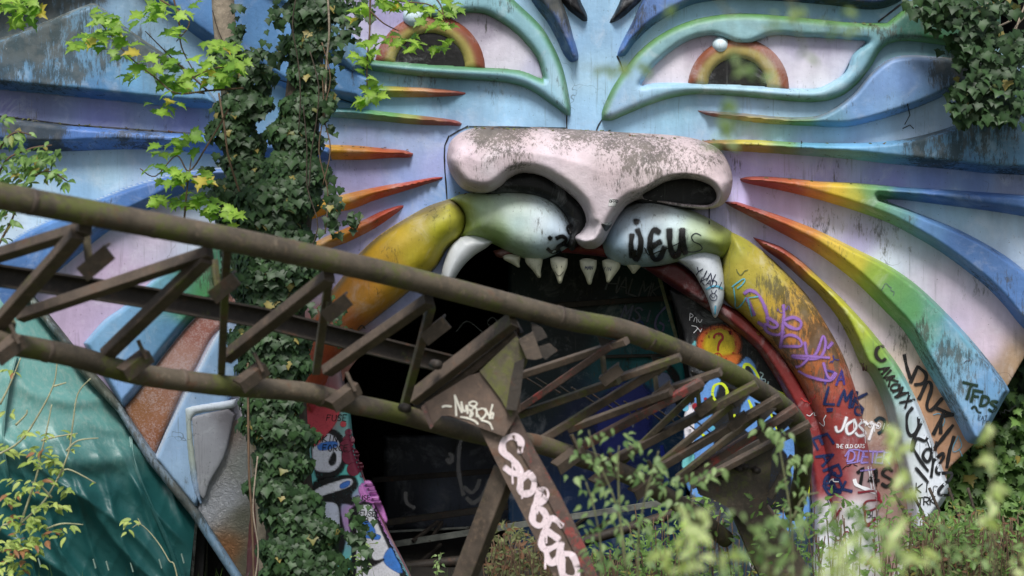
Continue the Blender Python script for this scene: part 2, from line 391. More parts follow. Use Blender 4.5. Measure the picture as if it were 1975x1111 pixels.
def text(name, parent, s, x, y, h, lw, col, ang=0, adv=.8, wd=.62, slant=.1, key='facade', soft=.3, wob=.06, vert=False, alpha=1.0, drips=0, label=None):
    ca, sa = math.cos(R(ang)), math.sin(R(ang)); out = []; cx = 0
    for ch in s:
        if ch == ' ': cx += h * adv * .7; continue
        for st in FONT[ch.upper()]:
            cur = st[-1] == 'c'; st = st[:-1] if cur else st; q = []
            for (u, v) in st:
                u += random.uniform(-wob, wob); v += random.uniform(-wob, wob)
                lx = cx + (u * wd + slant * v) * h; ly = -v * h
                q.append((x + lx * ca - ly * sa, y + lx * sa + ly * ca) if cur else (x + lx * ca - ly * sa, y + lx * sa + ly * ca, 1))
            out.append(q)
        cx += h * adv
    return strokes(name, parent, out, lw, col, key, soft, max(2.0, lw * .5), alpha=alpha, drips=drips, label=label)
# ---- solid bars and tubes
def frame_of(d, up=(0, 0, 1)):
    d = Vector(d).normalized(); s = d.cross(Vector(up)); 
    if s.length < 1e-4: s = d.cross(Vector((0, 1, 0)))
    s.normalize(); return d, s, s.cross(d).normalized()
def bar_geo(a, b, sec, up=(0, 0, 1), roll=0):
    d, s, u = frame_of(b - a, up)
    if roll: q = Quaternion(d, R(roll)); s = q @ s; u = q @ u
    n = len(sec); V = [a + s * x + u * y for x, y in sec] + [b + s * x + u * y for x, y in sec]
    F = [(i, (i + 1) % n, (i + 1) % n + n, i + n) for i in range(n)] + [tuple(range(n - 1, -1, -1)), tuple(range(n, 2 * n))]
    return V, F
def rect(w, h, c=.004): 
    w /= 2; h /= 2; return [(-w + c, -h), (w - c, -h), (w, -h + c), (w, h - c), (w - c, h), (-w + c, h), (-w, h - c), (-w, -h + c)]
def channel(w, h, t=.008): # open section, web on +x
    w /= 2; h /= 2; return [(-w, h - t), (-w, h), (w, h), (w, -h), (-w, -h), (-w, -h + t), (w - t, -h + t), (w - t, h - t)]
def angle_sec(w, h, t=.009): w /= 2; h /= 2; return [(-w, h - t), (-w, h), (w, h), (w, -h), (w - t, -h), (w - t, h - t)]
def bar(name, parent, a, b, sec, mat, up=(0, 0, 1), roll=0, surf=None):
    V, F = bar_geo(a, b, sec, up, roll)
    if surf: add_surf(surf, V, F)
    return mesh_obj(name, V, F, mat, parent, smooth=False)
def tube_geo(pts, rad, n=14, cap=True):
    pts = [Vector(p) for p in pts]; V, F = [], []
    rs = rad if hasattr(rad, '__len__') else [rad] * len(pts)
    u0 = None
    for i, p in enumerate(pts):
        t = (pts[min(i + 1, len(pts) - 1)] - pts[max(i - 1, 0)]).normalized()
        if u0 is None: _, s, u0 = frame_of(t, (0, 0, 1) if abs(t.z) < .9 else (0, 1, 0))
        s = t.cross(u0).normalized(); u0 = s.cross(t).normalized()
        for k in range(n):
            a = 2 * math.pi * k / n; V.append(p + (s * math.cos(a) + u0 * math.sin(a)) * rs[i])
    for i in range(len(pts) - 1):
        for k in range(n): F.append((i*n+k, i*n+(k+1) % n, (i+1)*n+(k+1) % n, (i+1)*n+k))
    if cap: F.append(tuple(range(n - 1, -1, -1))); F.append(tuple(range((len(pts)-1)*n, len(pts)*n)))
    return V, F
def smooth3(pts, sub=6):
    out = []; pts = [Vector(p) for p in pts]; n = len(pts)
    for i in range(n - 1):
        p0, p1, p2, p3 = pts[max(i-1, 0)], pts[i], pts[i+1], pts[min(i+2, n-1)]
        for k in range(sub):
            t = k / sub; out.append(.5 * ((2*p1) + (p2-p0)*t + (2*p0-5*p1+4*p2-p3)*t*t + (3*p1-p0-3*p2+p3)*t**3))
    return out + [pts[-1]]
def tube(name, parent, pts, rad, mat, n=14, sub=6, surf=None):
    sp = smooth3(pts, sub)
    if hasattr(rad, '__len__'): rad = np.interp(np.linspace(0, 1, len(sp)), np.linspace(0, 1, len(rad)), rad)
    V, F = tube_geo(sp, rad, n)
    if surf: add_surf(surf, V, F)
    return mesh_obj(name, V, F, mat, parent)
# ---- leaves
def leaf_mesh(kind):
    if kind == 'ivy': prof = [(0, 0), (.18, -.13), (.46, -.08), (.44, .10), (.66, .34), (.40, .46), (.24, .70), (0, 1.0)]
    elif kind == 'maple': prof = [(0, 0), (.10, -.06), (.34, -.10), (.27, .06), (.52, .16), (.40, .26), (.60, .50), (.38, .50), (.22, .55), (.24, .74), (.10, .80), (0, 1.05)]
    elif kind == 'ovate': prof = [(0, 0), (.16, .12), (.24, .32), (.22, .55), (.12, .8), (0, 1.0)]
    elif kind == 'nettle': prof = [(0, 0), (.2, .06), (.17, .14), (.3, .25), (.24, .34), (.28, .46), (.19, .56), (.18, .68), (.09, .8), (0, 1.08)]
    n = len(prof); V, F = [], []
    for (x, y) in prof[1:-1]: V.append((x, y, .16 * x - .10 * (y - .3) ** 2 * 1.5))
    for (x, y) in prof[1:-1]: V.append((-x, y, .16 * x - .10 * (y - .3) ** 2 * 1.5))
    m = n - 2; mid = []
    for (x, y) in [(0, 0), (0, .25), (0, .6), (0, prof[-1][1])]:
        mid.append(len(V)); V.append((0, y, -.10 * (y - .3) ** 2 * 1.5 - (.12 if y == prof[-1][1] else 0)))
    ys = [V[q][1] for q in mid]
    def fan(side):
        chain = [mid[0]] + [side * m + i for i in range(m)] + [mid[3]]
        for i in range(len(chain) - 1):
            ymid = (V[chain[i]][1] + V[chain[i+1]][1]) / 2
            c = mid[1] if ymid < .45 else mid[2]
            t = (chain[i], chain[i+1], c) if side == 0 else (chain[i+1], chain[i], c)
            if len(set(t)) == 3: F.append(t)
            if i + 2 < len(chain):
                y2 = (V[chain[i+1]][1] + V[chain[i+2]][1]) / 2
                if (ymid < .45) != (y2 < .45): F.append((chain[i+1], mid[2], mid[1]) if side == 0 else (chain[i+1], mid[1], mid[2]))
    fan(0); fan(1)
    vein = [0.0] * len(V)
    for q in mid: vein[q] = 1.0
    me = bpy.data.meshes.new(kind + '_leaf'); me.from_pydata(V, [], F)
    a = me.attributes.new('vein', 'FLOAT', 'POINT'); a.data.foreach_set('value', vein)
    me.polygons.foreach_set('use_smooth', [True] * len(F))
    return me, np.array(V), F, vein
LEAF = {k: leaf_mesh(k) for k in ('ivy', 'maple', 'ovate', 'nettle')}
def orient(loc, nrm, tip, size, wide=1.0):
    n = Vector(nrm).normalized(); t = Vector(tip); t = (t - n * t.dot(n))
    if t.length < 1e-3: t = n.orthogonal()
    t.normalize(); s = t.cross(n)
    return Matrix(((s.x*size*wide, t.x*size, n.x*size, loc[0]), (s.y*size*wide, t.y*size, n.y*size, loc[1]), (s.z*size*wide, t.z*size, n.z*size, loc[2]), (0, 0, 0, 1)))
LM = {}
def leaves(parent, kind, mats, mat_names, limit=300, name='leaf'):
    """mats: list of matrices in world space. The largest in the picture become objects, the rest one mesh."""
    key = (kind, mat_names[0])
    if key not in LM:
        me = LEAF[kind][0].copy(); me.materials.append(bpy.data.materials[mat_names[0]]); LM[key] = me
    me = LM[key]; base = parent.matrix_basis.translation
    def vis(m):
        loc = m.translation; n = m.col[2].to_3d(); v = (loc - Vector((0, 0, CZ)))
        inframe = abs(loc.x / loc.y) < .27 and abs((loc.z - CZ) / loc.y) < .155
        front = 1.0 / (1 + max(0, loc.y - parent_front) * 3)
        return (abs(n.dot(v.normalized())) + .2 * m.col[2].to_3d().length) / loc.y * front * (1 if inframe else .01)
    parent_front = min(m.translation.y for m in mats)
    mats = sorted(mats, key=vis, reverse=True)
    T = Matrix.Translation(-base)
    for m in mats[:limit]:
        o = bpy.data.objects.new(name, me); o.matrix_basis = T @ m; o.parent = parent; COL.objects.link(o)
    rest = mats[limit:]
    if rest:
        _, V, F, vein = LEAF[kind]; A = np.array([np.array(T @ m) for m in rest]); Vh = np.hstack([V, np.ones((len(V), 1))])
        W = np.einsum('nij,vj->nvi', A, Vh)[:, :, :3].reshape(-1, 3)
        FF = (np.array(F)[None] + (np.arange(len(rest)) * len(V))[:, None, None]).reshape(-1, 3)
        m2 = bpy.data.meshes.new('foliage'); m2.from_pydata(W.tolist(), [], FF.tolist()); m2.materials.append(bpy.data.materials[mat_names[1]])
        a = m2.attributes.new('vein', 'FLOAT', 'POINT'); a.data.foreach_set('value', np.tile(vein, len(rest)))
        m2.polygons.foreach_set('use_smooth', [True] * len(FF))
        o = bpy.data.objects.new('foliage', m2); o.parent = parent; COL.objects.link(o); o['kind'] = 'stuff'
        return o
rnd = random.uniform
# ---------------------------------------------------------------- materials
PAINT = paint_material('weathered_paint'); SPRAY = spray_material('spray_paint')
TOOTH = paint_material('tooth_paint', rough=.32, bump=.2)
NOSE = paint_material('nose_paint', rough=.55, bump=.6, wear=1.3, fine=2.7)
STEEL = steel_material('weathered_brown_steel', (.098, .074, .056), .42)
STEEL_MOSS = steel_material('mossy_steel', (.100, .080, .056), .80)
STEEL_RED = steel_material('brown_steel_with_red_flakes', (.105, .070, .058), .2, red=.25)
DARKSTEEL = steel_material('dark_steel', (.035, .028, .022), .25)
MOSSY = steel_material('moss_covered_plate', (.10, .085, .055), .85, mosscol=(.12, .13, .03))
TIMBER = plain_material('grey_timber', (.13, .12, .10), .8, .5, 5)
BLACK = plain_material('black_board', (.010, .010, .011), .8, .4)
BARK = plain_material('pale_bark', (.30, .25, .19), .85, .35, 7, bump=.8)
BARKD = plain_material('dark_bark', (.055, .042, .03), .9, .4, 9, bump=.8)
TWIG = plain_material('twig', (.12, .075, .045), .8, .3, 12)
GSTEM = plain_material('green_stem', (.16, .17, .08), .7, .3, 12)
LIGHTSTEM = plain_material('pale_stem', (.36, .36, .22), .7, .3, 12)
for isl, sfx in ((False, ''), (True, '_mass')):
    leaf_material('ivy' + sfx, (.014, .034, .012), (.034, .074, .024), (.20, .17, .05), .10, .50, isl, .014, .35)
    leaf_material('maple' + sfx, (.10, .20, .028), (.27, .40, .06), (.38, .30, .05), .4, .45, isl, .05)
    leaf_material('shrub' + sfx, (.05, .10, .025), (.14, .24, .06), (.2, .17, .04), .3, .45, isl, .04)
    leaf_material('nettle' + sfx, (.07, .13, .04), (.20, .28, .11), None, .3, .5, isl, .04)
    leaf_material('bright' + sfx, (.30, .36, .10), (.58, .64, .34), None, .5, .5, isl, .04)
    leaf_material('olive' + sfx, (.17, .24, .05), (.34, .40, .12), (.22, .10, .05), .3, .5, isl, .12)
    leaf_material('dry' + sfx, (.06, .07, .025), (.14, .15, .06), (.12, .06, .03), .2, .7, isl, .2)
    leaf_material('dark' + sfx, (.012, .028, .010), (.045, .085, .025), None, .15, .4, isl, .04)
g = N('exposed_foam'); a = g.n('Attribute', attribute_name='Col'); sv_, pos = stretch(g, 1, 1, 1)
m_ = g.thr(g.math('ADD', g.noise(70, 5, .8, pos), g.math('MULTIPLY', g.noise(5, 4, .6, pos), .6)), .74, .92)
g.l(g.mix(g.math('MULTIPLY', m_, .55), a.outputs['Color'], (.55, .45, .45)), g.b.inputs['Base Color']); g.b.inputs['Roughness'].default_value = .7
g.bump(g.noise(80, 6, .8, pos), .9, .012); FOAM = g.m
g = N('crinkled_foil'); a = g.n('Attribute', attribute_name='Col'); sv_, pos = stretch(g, 1, 1, 1.3)
g.l(a.outputs['Color'], g.b.inputs['Base Color']); g.b.inputs['Metallic'].default_value = .45; g.b.inputs['Roughness'].default_value = .42
g.bump(g.noise(26, 7, .72, pos, 1.2), 1.0, .03); FOIL = g.m
# ================================================================ SETTING
g = N('ground_soil'); sv_, pos = stretch(g, 1, 1, 1)
c_ = g.mix(g.thr(g.noise(.8, 8, .7, pos), .35, .65), (.045, .035, .02), (.06, .085, .025)); g.l(g.mix(g.thr(g.noise(9, 6, .7, pos), .5, .7), c_, (.10, .08, .05)), g.b.inputs['Base Color'])
g.b.inputs['Roughness'].default_value = .95; g.bump(g.noise(6, 8, .7, pos), .8, .08)
gv, gf = [], []
xs = [-300, -60, -20] + [x * .8 for x in range(-16, 17)] + [20, 60, 300]; ys = [-100, -20] + [y * .8 for y in range(0, 36)] + [40, 80, 400]
for y in ys:
    for x in xs: gv.append((x, y, (.06 * math.sin(x * 1.7) * math.cos(y * 1.3) - .04) if abs(x) < 14 and 0 < y < 29 else -.04))
for j in range(len(ys) - 1):
    for i in range(len(xs) - 1): a = j * len(xs) + i; gf.append((a, a + 1, a + 1 + len(xs), a + len(xs)))
props(mesh_obj('ground', gv, gf, g.m), kind='structure')
# dark tunnel room behind the facade
def wx(px, Y=YF): return (px - 987.5) * Y * K
def wz(py, Y=YF): return CZ - (py - 555.5) * Y * K
def box_geo(x0, x1, y0, y1, z0, z1):
    V = [(x, y, z) for z in (z0, z1) for y in (y0, y1) for x in (x0, x1)]
    return V, [(0, 2, 3, 1), (4, 5, 7, 6), (0, 1, 5, 4), (2, 6, 7, 3), (0, 4, 6, 2), (1, 3, 7, 5)]
def box(name, parent, x0, x1, y0, y1, z0, z1, mat, surf=None, kind=None):
    V, F = box_geo(x0, x1, y0, y1, z0, z1)
    if surf: add_surf(surf, V, F)
    return props(mesh_obj(name, V, F, mat, parent, smooth=False), kind=kind)
TX0, TX1 = wx(560), wx(1650)
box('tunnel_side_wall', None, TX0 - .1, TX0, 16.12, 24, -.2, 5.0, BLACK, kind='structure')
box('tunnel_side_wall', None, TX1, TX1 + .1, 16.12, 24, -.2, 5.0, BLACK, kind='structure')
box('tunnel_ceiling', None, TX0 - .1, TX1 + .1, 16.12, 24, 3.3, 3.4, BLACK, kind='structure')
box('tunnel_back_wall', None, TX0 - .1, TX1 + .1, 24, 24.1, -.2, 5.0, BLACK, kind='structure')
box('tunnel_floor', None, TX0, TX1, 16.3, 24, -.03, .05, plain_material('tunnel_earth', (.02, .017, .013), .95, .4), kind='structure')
# black backdrop added for the deep foliage shade, closed against sky light
shade_back = empty('shade_backdrop', (0, 24.4, 0), 'added black boarding that stands for deep foliage shade behind the cat face', 'added backdrop')
WALLM = plain_material('backdrop_black', (.012, .011, .010), .85, .5, 5)  # black colour holds the foliage shade
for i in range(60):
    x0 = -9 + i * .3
    box('backdrop_board', shade_back, x0 + .006, x0 + .294, 24.3 + (i % 3) * .008, 24.36 + (i % 3) * .008, -.1, 8, WALLM)
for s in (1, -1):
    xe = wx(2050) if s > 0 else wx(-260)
    box('backdrop_side', shade_back, min(xe, xe + .08), max(xe, xe + .08), 17.2 if s > 0 else 17.9, 24.3, -.1, 7.5, WALLM)
box('roof', shade_back, wx(-260), wx(2050) + .08, 16.9, 24.3, 5.6, 5.7, WALLM)  # unseen roof added so no sky light leaks in

# ================================================================ THE CAT FACE FACADE
fac = empty('cat_face_facade', (0, YF, 0), 'huge blue painted cat face with open fanged mouth over the coaster tunnel', 'funfair facade')
mouth = [(905, 470), (880, 500), (850, 540), (800, 585), (740, 630), (690, 690), (660, 740), (665, 800), (680, 860), (700, 920), (740, 1010), (790, 1111), (860, 1260, 1),
         (1660, 1260, 1), (1640, 1111), (1630, 1000), (1610, 900), (1570, 800), (1520, 720), (1460, 650), (1390, 590), (1320, 530), (1250, 490), (1150, 462), (1000, 455)]
outline = [(-330, -230, 1), (1790, -230, 1), (1850, 40, 1), (1990, 130, 1), (2040, 190, 1), (2060, 560, 1), (1975, 690, 1), (1940, 750, 1), (1885, 850, 1), (1828, 905, 1), (1822, 950, 1), (1782, 1018, 1),
           (1735, 1111, 1), (1640, 1290, 1), (560, 1290, 1), (453, 1106, 1), (378, 986, 1), (296, 885, 1), (237, 789, 1), (163, 709, 1), (126, 653, 1), (62, 572, 1), (10, 504, 1), (-120, 360, 1), (-330, 200, 1)]
WC = [(250,100,(112,148,176)),(420,130,(140,176,200)),(340,60,(135,170,195)),(360,20,(128,166,192)),(450,150,(130,168,195)),(300,30,(130,160,180)),(20,30,(110,140,160),.7),(120,30,(105,130,150),.75),(480,200,(125,165,195)),
 (50,205,(108,116,160),.3),(200,222,(128,132,182),.25),(350,235,(118,126,178),.2),(10,222,(120,120,170),.4),
 (60,330,(150,186,212),.1),(200,330,(166,198,218),.05),(350,310,(150,188,212),.1),(150,370,(140,180,215),.1),(30,440,(190,208,222),.1),(90,400,(175,200,220)),
 (300,440,(196,180,200),.12),(200,520,(190,166,192),.1),(380,450,(184,190,206),.2),(150,620,(186,162,190),.1),(390,380,(150,170,190),.3),(250,560,(190,165,190),.1),
 (700,165,(135,178,196)),(800,212,(138,184,212)),(980,195,(150,192,222)),(1000,228,(152,194,226)),(850,160,(105,150,172)),(700,212,(110,160,190)),
 (700,262,(165,180,222)),(800,262,(170,186,226),.2),(840,320,(168,176,226),.1),(700,340,(166,164,212),.2),(780,372,(142,166,222),.1),(850,365,(128,162,218),.1),(700,425,(172,168,216),.1),(730,445,(164,162,216),.1),(660,360,(165,160,205)),
 (1130,60,(150,190,222),.08),(1140,150,(168,204,228),.15),(1130,222,(158,198,230),.1),(1200,232,(158,200,228),.05),(1260,5,(150,190,218)),(1050,90,(160,195,220),.05),(1010,150,(150,180,205)),
 (1300,212,(150,194,218),.1),(1400,252,(162,202,228),.12),(1500,255,(168,206,228),.08),(1600,262,(168,206,228),.08),(1700,240,(180,206,224),.1),(1800,222,(176,202,224),.15),
 (1600,206,(138,172,192),.08),(1650,150,(150,182,204),.1),(1750,98,(125,160,168),.2),(1830,100,(110,150,150),.4),(1300,22,(150,192,216)),(1500,15,(138,176,198),.2),(1650,30,(120,160,188),.3),
 (1430,310,(190,176,228),.2),(1500,322,(186,176,222),.35),(1600,330,(152,150,208),.2),(1700,350,(138,138,198),.15),(1800,350,(118,138,192),.15),(1950,362,(138,148,180),.3),(1880,350,(110,135,185)),
 (1440,370,(196,186,232),.1),(1500,402,(198,188,228),.3),(1600,440,(190,190,220),.45),(1650,470,(178,172,222),.4),(1710,510,(202,206,226),.35),(1760,570,(216,206,222),.4),(1850,620,(216,194,212),.12),(1900,670,(218,194,208),.1),
 (1945,600,(216,196,212),.1),(1910,735,(168,136,104),.2),(1960,700,(168,136,104),.15),(1925,745,(164,132,100),.2),(1830,560,(214,196,212),.15),(1880,700,(214,192,205),.2),
 (1800,408,(160,196,214),.15),(1900,432,(182,208,222),.12),(1960,482,(192,210,226),.12),(1850,412,(165,200,216)),(1960,430,(185,208,222)),
 (1480,450,(192,182,222),.3),(1560,502,(202,196,226),.1),(1640,572,(216,194,214),.2),(1700,642,(216,194,206),.3),(1740,700,(216,190,180),.3),(1778,760,(178,134,98),.2),(1830,860,(170,126,96),.15),(1800,800,(172,128,96),.15),(1790,740,(180,130,95),.3),
 (1500,512,(186,182,222),.1),(1600,610,(190,176,198),.2),(1660,722,(206,190,186),.25),(1690,790,(180,150,126),.2),(1700,900,(140,100,90),.2),(1710,1000,(150,120,110),.2),
 (600,700,(150,90,70)),(560,900,(150,80,80)),(600,1050,(150,80,80)),(440,760,(205,200,210)),(330,960,(100,120,140)),(500,60,(98,142,190)),(560,110,(105,152,200)),(420,40,(92,138,186)),(570,170,(100,150,190)),(520,190,(110,155,190))]
piece('wall', [outline, mouth], .004, 3, WC, PAINT, fac, base=0, res=4.5, smooth=0, bow=lambda Q: .012 * np.sin(Q[:, 0] * .011) * np.sin(Q[:, 1] * .017), back=.10, soft=14)
def pc(name, loops, H, r, cols, **kw):
    if name.startswith(('fur', 'feather', 'brow', 'forehead')): kw.setdefault('prof', 'bevel'); kw.setdefault('smooth', 1); r = min(r, 6)
    return piece(name, loops, H, r, cols, kw.pop('mat', PAINT), fac, **kw)
DN = (0, 1)
# ---- left wing feathers
pc('feather_panel', [(-330,40,1),(0,18,1),(90,-5),(250,-60,1),(250,-230,1),(-330,-230,1)], .10, 8, [(0,0,(90,120,140),.66),(100,0,(90,120,140),.66)], down=(0,1,10))
pc('feather_panel', [(-330,150,1),(-150,120),(0,74),(90,40),(172,7),(188,8),(240,50),(300,92),(370,140),(412,185),(425,212,1),(330,206),(190,192),(0,174),(-330,150,1)], .13, 10,
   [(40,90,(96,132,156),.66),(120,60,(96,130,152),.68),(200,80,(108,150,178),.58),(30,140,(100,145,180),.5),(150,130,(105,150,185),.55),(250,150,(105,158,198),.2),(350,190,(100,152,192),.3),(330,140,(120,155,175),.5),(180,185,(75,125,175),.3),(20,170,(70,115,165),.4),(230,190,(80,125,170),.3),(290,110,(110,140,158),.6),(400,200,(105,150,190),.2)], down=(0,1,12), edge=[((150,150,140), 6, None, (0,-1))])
pc('feather_band', [(230,-60,1),(294,-2),(350,48),(410,92),(500,142),(560,175),(700,205,1),(720,150,1),(640,110),(600,60),(560,-60,1)], .11, 10,
   [(430,40,(88,138,192),.05),(500,80,(98,148,200),.05),(350,0,(85,130,180),.1),(560,120,(98,148,198),.05),(470,120,(60,100,150)),(400,80,(60,100,150)),(600,160,(90,140,190))], down=(-.4,1,14))
pc('feather_band', [(460,-60,1),(500,-10),(560,30),(620,95),(680,150,1),(720,110,1),(640,20),(600,-60,1)], .10, 8, [(540,0,(100,145,180)),(600,60,(110,150,180))], base=.08, down=(-.4,1,10))
pc('feather_band', [(-330,190,1),(0,226),(140,242),(335,256),(420,261),(640,282,1),(640,310,1),(530,308),(417,300),(330,291),(240,288),(103,292),(0,288),(-330,260,1)], .11, 6,
   [(20,245,(80,110,150),.8),(90,250,(75,105,150),.85),(150,265,(82,122,190),.5),(260,265,(84,124,190),.45),(330,268,(90,128,190),.45),(400,275,(84,128,196),.2),(10,280,(75,110,170),.3),(500,290,(90,130,190))], down=(0,1,16))
pc('feather_band', [(-330,640,1),(-60,515),(0,477),(45,448),(92,424),(140,404),(185,384),(240,362),(291,346),(350,331),(430,322),(640,330,1),(640,350,1),(470,345),(403,357),(345,377),(294,403),(250,424),(212,446),(171,477),(140,502),(106,530),(60,565,1),(0,640,1),(-330,760,1)], .11, 6,
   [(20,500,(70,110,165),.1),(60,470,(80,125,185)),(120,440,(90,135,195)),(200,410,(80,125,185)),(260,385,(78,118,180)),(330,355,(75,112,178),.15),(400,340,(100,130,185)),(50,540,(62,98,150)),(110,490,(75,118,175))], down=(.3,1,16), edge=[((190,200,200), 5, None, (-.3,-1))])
pc('feather_band', [(161,662,1),(200,618),(236,592),(270,562),(298,536),(350,500),(390,476),(450,450,1),(520,430,1),(520,520,1),(450,560),(410,585),(376,614),(340,655),(300,706),(265,760),(237,789,1)], .08, 7,
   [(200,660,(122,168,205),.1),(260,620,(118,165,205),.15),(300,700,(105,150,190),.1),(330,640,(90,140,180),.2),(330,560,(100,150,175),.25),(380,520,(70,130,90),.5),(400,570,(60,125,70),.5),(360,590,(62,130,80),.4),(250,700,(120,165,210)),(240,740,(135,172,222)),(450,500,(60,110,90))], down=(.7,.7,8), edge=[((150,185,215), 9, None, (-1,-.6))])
pc('rusted_panel', [(237,789,1),(270,750),(305,700),(345,648),(376,613),(430,560,1),(480,560,1),(440,620),(410,650),(380,705),(350,760),(322,822),(296,885,1)], .05, 5,
   [(330,740,(165,110,85),.1),(380,640,(160,95,80),.3),(300,800,(170,110,75),.1),(280,790,(150,95,50)),(360,690,(180,130,115),.2),(310,840,(150,85,45)),(345,720,(190,150,140))], mat=FOAM, down=(.7,.7,5))
pc('feather_band', [(296,885,1),(322,826),(355,760),(385,705),(420,640),(480,560,1),(510,600,1),(470,700),(440,790),(420,870),(400,930),(378,986,1)], .07, 7,
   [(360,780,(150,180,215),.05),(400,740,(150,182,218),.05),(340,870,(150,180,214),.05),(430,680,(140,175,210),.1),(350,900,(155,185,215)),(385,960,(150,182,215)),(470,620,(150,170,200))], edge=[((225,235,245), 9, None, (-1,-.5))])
pc('inset_slot', [(370,806,1),(378,802),(440,788,1),(452,800,1),(432,880),(404,930),(390,960),(378,900)], .01, 4, [(400,820,(165,165,172)),(390,900,(150,150,155)),(430,800,(120,115,120))], base=.125)
pc('slot_rim', [(357,788,1),(372,783),(455,770,1),(450,786),(380,798),(370,810),(376,880),(384,940),(388,975,1),(372,940),(362,870)], .03, 5, [(360,860,(170,178,165),.2),(420,780,(215,222,232)),(380,960,(150,175,205))], base=.115)
pc('insulation_panel', [(378,986,1),(392,930),(404,870),(420,822),(440,812),(475,810,1),(500,900,1),(520,1111,1),(560,1290,1),(545,1270,1),(453,1106,1)], .05, 10,
   [(420,870,(205,205,210)),(440,960,(195,195,200)),(400,980,(195,195,200)),(470,900,(175,176,168)),(470,1000,(120,118,100)),(440,1060,(150,100,60)),(415,850,(150,110,85)),(480,1080,(110,105,85))], mat=FOIL, base=.02)
pc('jaw_panel', [(476,700,1),(492,900),(478,1000),(470,1111,1),(470,1290,1),(700,1290,1),(640,1111,1),(590,900),(560,700,1)], .04, 6,
   [(500,1050,(95,50,52),.3),(490,1000,(100,55,50),.3),(520,900,(90,50,45)),(500,1090,(90,50,55),.5)], base=.04)
# painted left jaw beside the mouth (graffiti is sprayed on it below)
pc('jaw_panel', [(560,640,1),(655,700,1),(664,760),(672,800),(680,860),(698,920),(724,980),(752,1040),(792,1120),(860,1290,1),(640,1290,1),(560,1100,1)], .06, 5,
   [(640,780,(190,75,85),.05),(670,790,(95,200,190),.03),(660,900,(95,200,190),.03),(720,1000,(210,130,200),.03),(700,1100,(95,200,190),.03)], base=.04, back=.14)
# diagonal edge strip
pc('edge_strip', [(-120,352,1),(4,497,1),(56,565,1),(120,645,1),(174,715,1),(231,779,1),(244,801,1),(304,887,1),(386,989,1),(464,1109,1),(580,1290,1),(548,1290,1),(444,1110,1),(366,992,1),(284,890,1),(226,794,1),(152,716,1),(114,658,1),(52,580,1),(-4,508,1),(-135,362,1)], .04, 6,
   [(60,570,(125,135,125),.6),(130,650,(95,110,115),.7),(190,730,(120,130,120),.7),(270,840,(130,145,160),.5),(350,950,(115,130,140),.6),(420,1050,(120,150,175),.4)], base=.10, back=.15)
# ---- left whiskers (fur points)
def whisker(loop, cols, H=.085, **kw): return pc('fur_point', loop, H, 7, cols, **kw)
whisker([(905,180,1),(880,175),(820,169),(740,165),(690,160),(640,154,1),(560,150,1),(560,185,1),(640,183),(700,186),(780,188),(850,187),(890,184)],
   [(895,180,(140,70,65)),(850,180,(160,95,70)),(800,178,(190,130,65)),(760,178,(185,165,60)),(735,176,(100,150,85)),(700,172,(100,155,190)),(650,168,(100,150,195)),(600,165,(80,130,180))], H=.06, down=(0,1,6))
whisker([(892,238,1),(880,232),(820,224),(740,215),(690,209),(640,207,1),(560,200,1),(560,225,1),(640,226),(720,232),(800,240),(870,243),(890,243)],
   [(880,238,(140,70,65)),(820,232,(145,80,60)),(800,230,(150,170,75)),(740,225,(105,165,95)),(680,217,(90,155,150)),(640,215,(95,160,165)),(580,212,(90,150,170))], H=.06, down=(0,1,6))
whisker([(797,296,1),(780,290),(740,286),(690,281),(630,279,1),(560,275,1),(560,312,1),(630,308),(700,308),(760,304),(793,303)],
   [(790,298,(165,75,50)),(740,294,(190,90,45)),(690,293,(205,130,40)),(640,294,(220,160,45)),(600,294,(215,150,50))], H=.07, down=(0,1,8))
whisker([(855,341,1),(835,342),(790,350),(740,358),(700,366),(650,378,1),(560,400,1),(560,440,1),(630,414),(680,404),(720,388),(770,372),(820,356),(852,346)],
   [(845,343,(160,60,50)),(790,357,(185,75,50)),(740,368,(195,95,45)),(700,380,(205,125,45)),(650,395,(220,165,40)),(600,410,(215,160,40))], H=.08, down=(.2,1,8))
whisker([(780,395,1),(765,397),(735,407),(700,424),(665,440),(640,450,1),(560,490,1),(560,530,1),(640,480),(672,468),(720,444),(755,420),(778,401)],
   [(770,399,(165,65,55)),(730,418,(180,75,50)),(690,440,(200,110,45)),(655,460,(210,150,45)),(600,490,(215,150,45))], H=.07, down=(.4,1,8))
# ---- eyes
def disc(cx, cy, r, a0=0, a1=360, n=28, ry=None):
    ry = ry or r; return [(cx + r * math.cos(R(a)), cy + ry * math.sin(R(a))) for a in np.linspace(a0, a1, n, endpoint=False)]
pc('eye_white', [(600,105,1),(700,118,1),(900,132,1),(1049,155,1),(1030,95),(990,55),(930,20),(800,-30,1),(600,-60,1)], .01, 4,
   [(700,60,(192,182,206),.1),(740,20,(165,155,195)),(660,90,(205,198,215)),(960,100,(222,212,224),.1),(1000,110,(222,214,226),.1),(940,50,(150,140,155)),(1030,130,(185,180,205))], base=.016)
pc('pupil', disc(829,132,72,182,358,n=24)+[(901,138,1),(757,130,1)], .015, 5, [(830,100,(13,12,12),0)], base=.022)
pc('iris', [[(936,136,1)]+disc(829,135,107,359,181,n=30)+[(722,128,1),(722,122,1),(762,124,1)]+disc(829,131,67,181,359,n=22)+[(896,134,1)]], .055, 16, [(829,135,(172,156,82),.1)], base=.024, edge=[((138,72,48), 30, 0, None, (829,133,82,107))], hole_r=14)
pc('eye_pearl', disc(798,31,21), .085, 20, [(798,30,(222,236,240),.0),(790,44,(185,212,220))], base=.06)
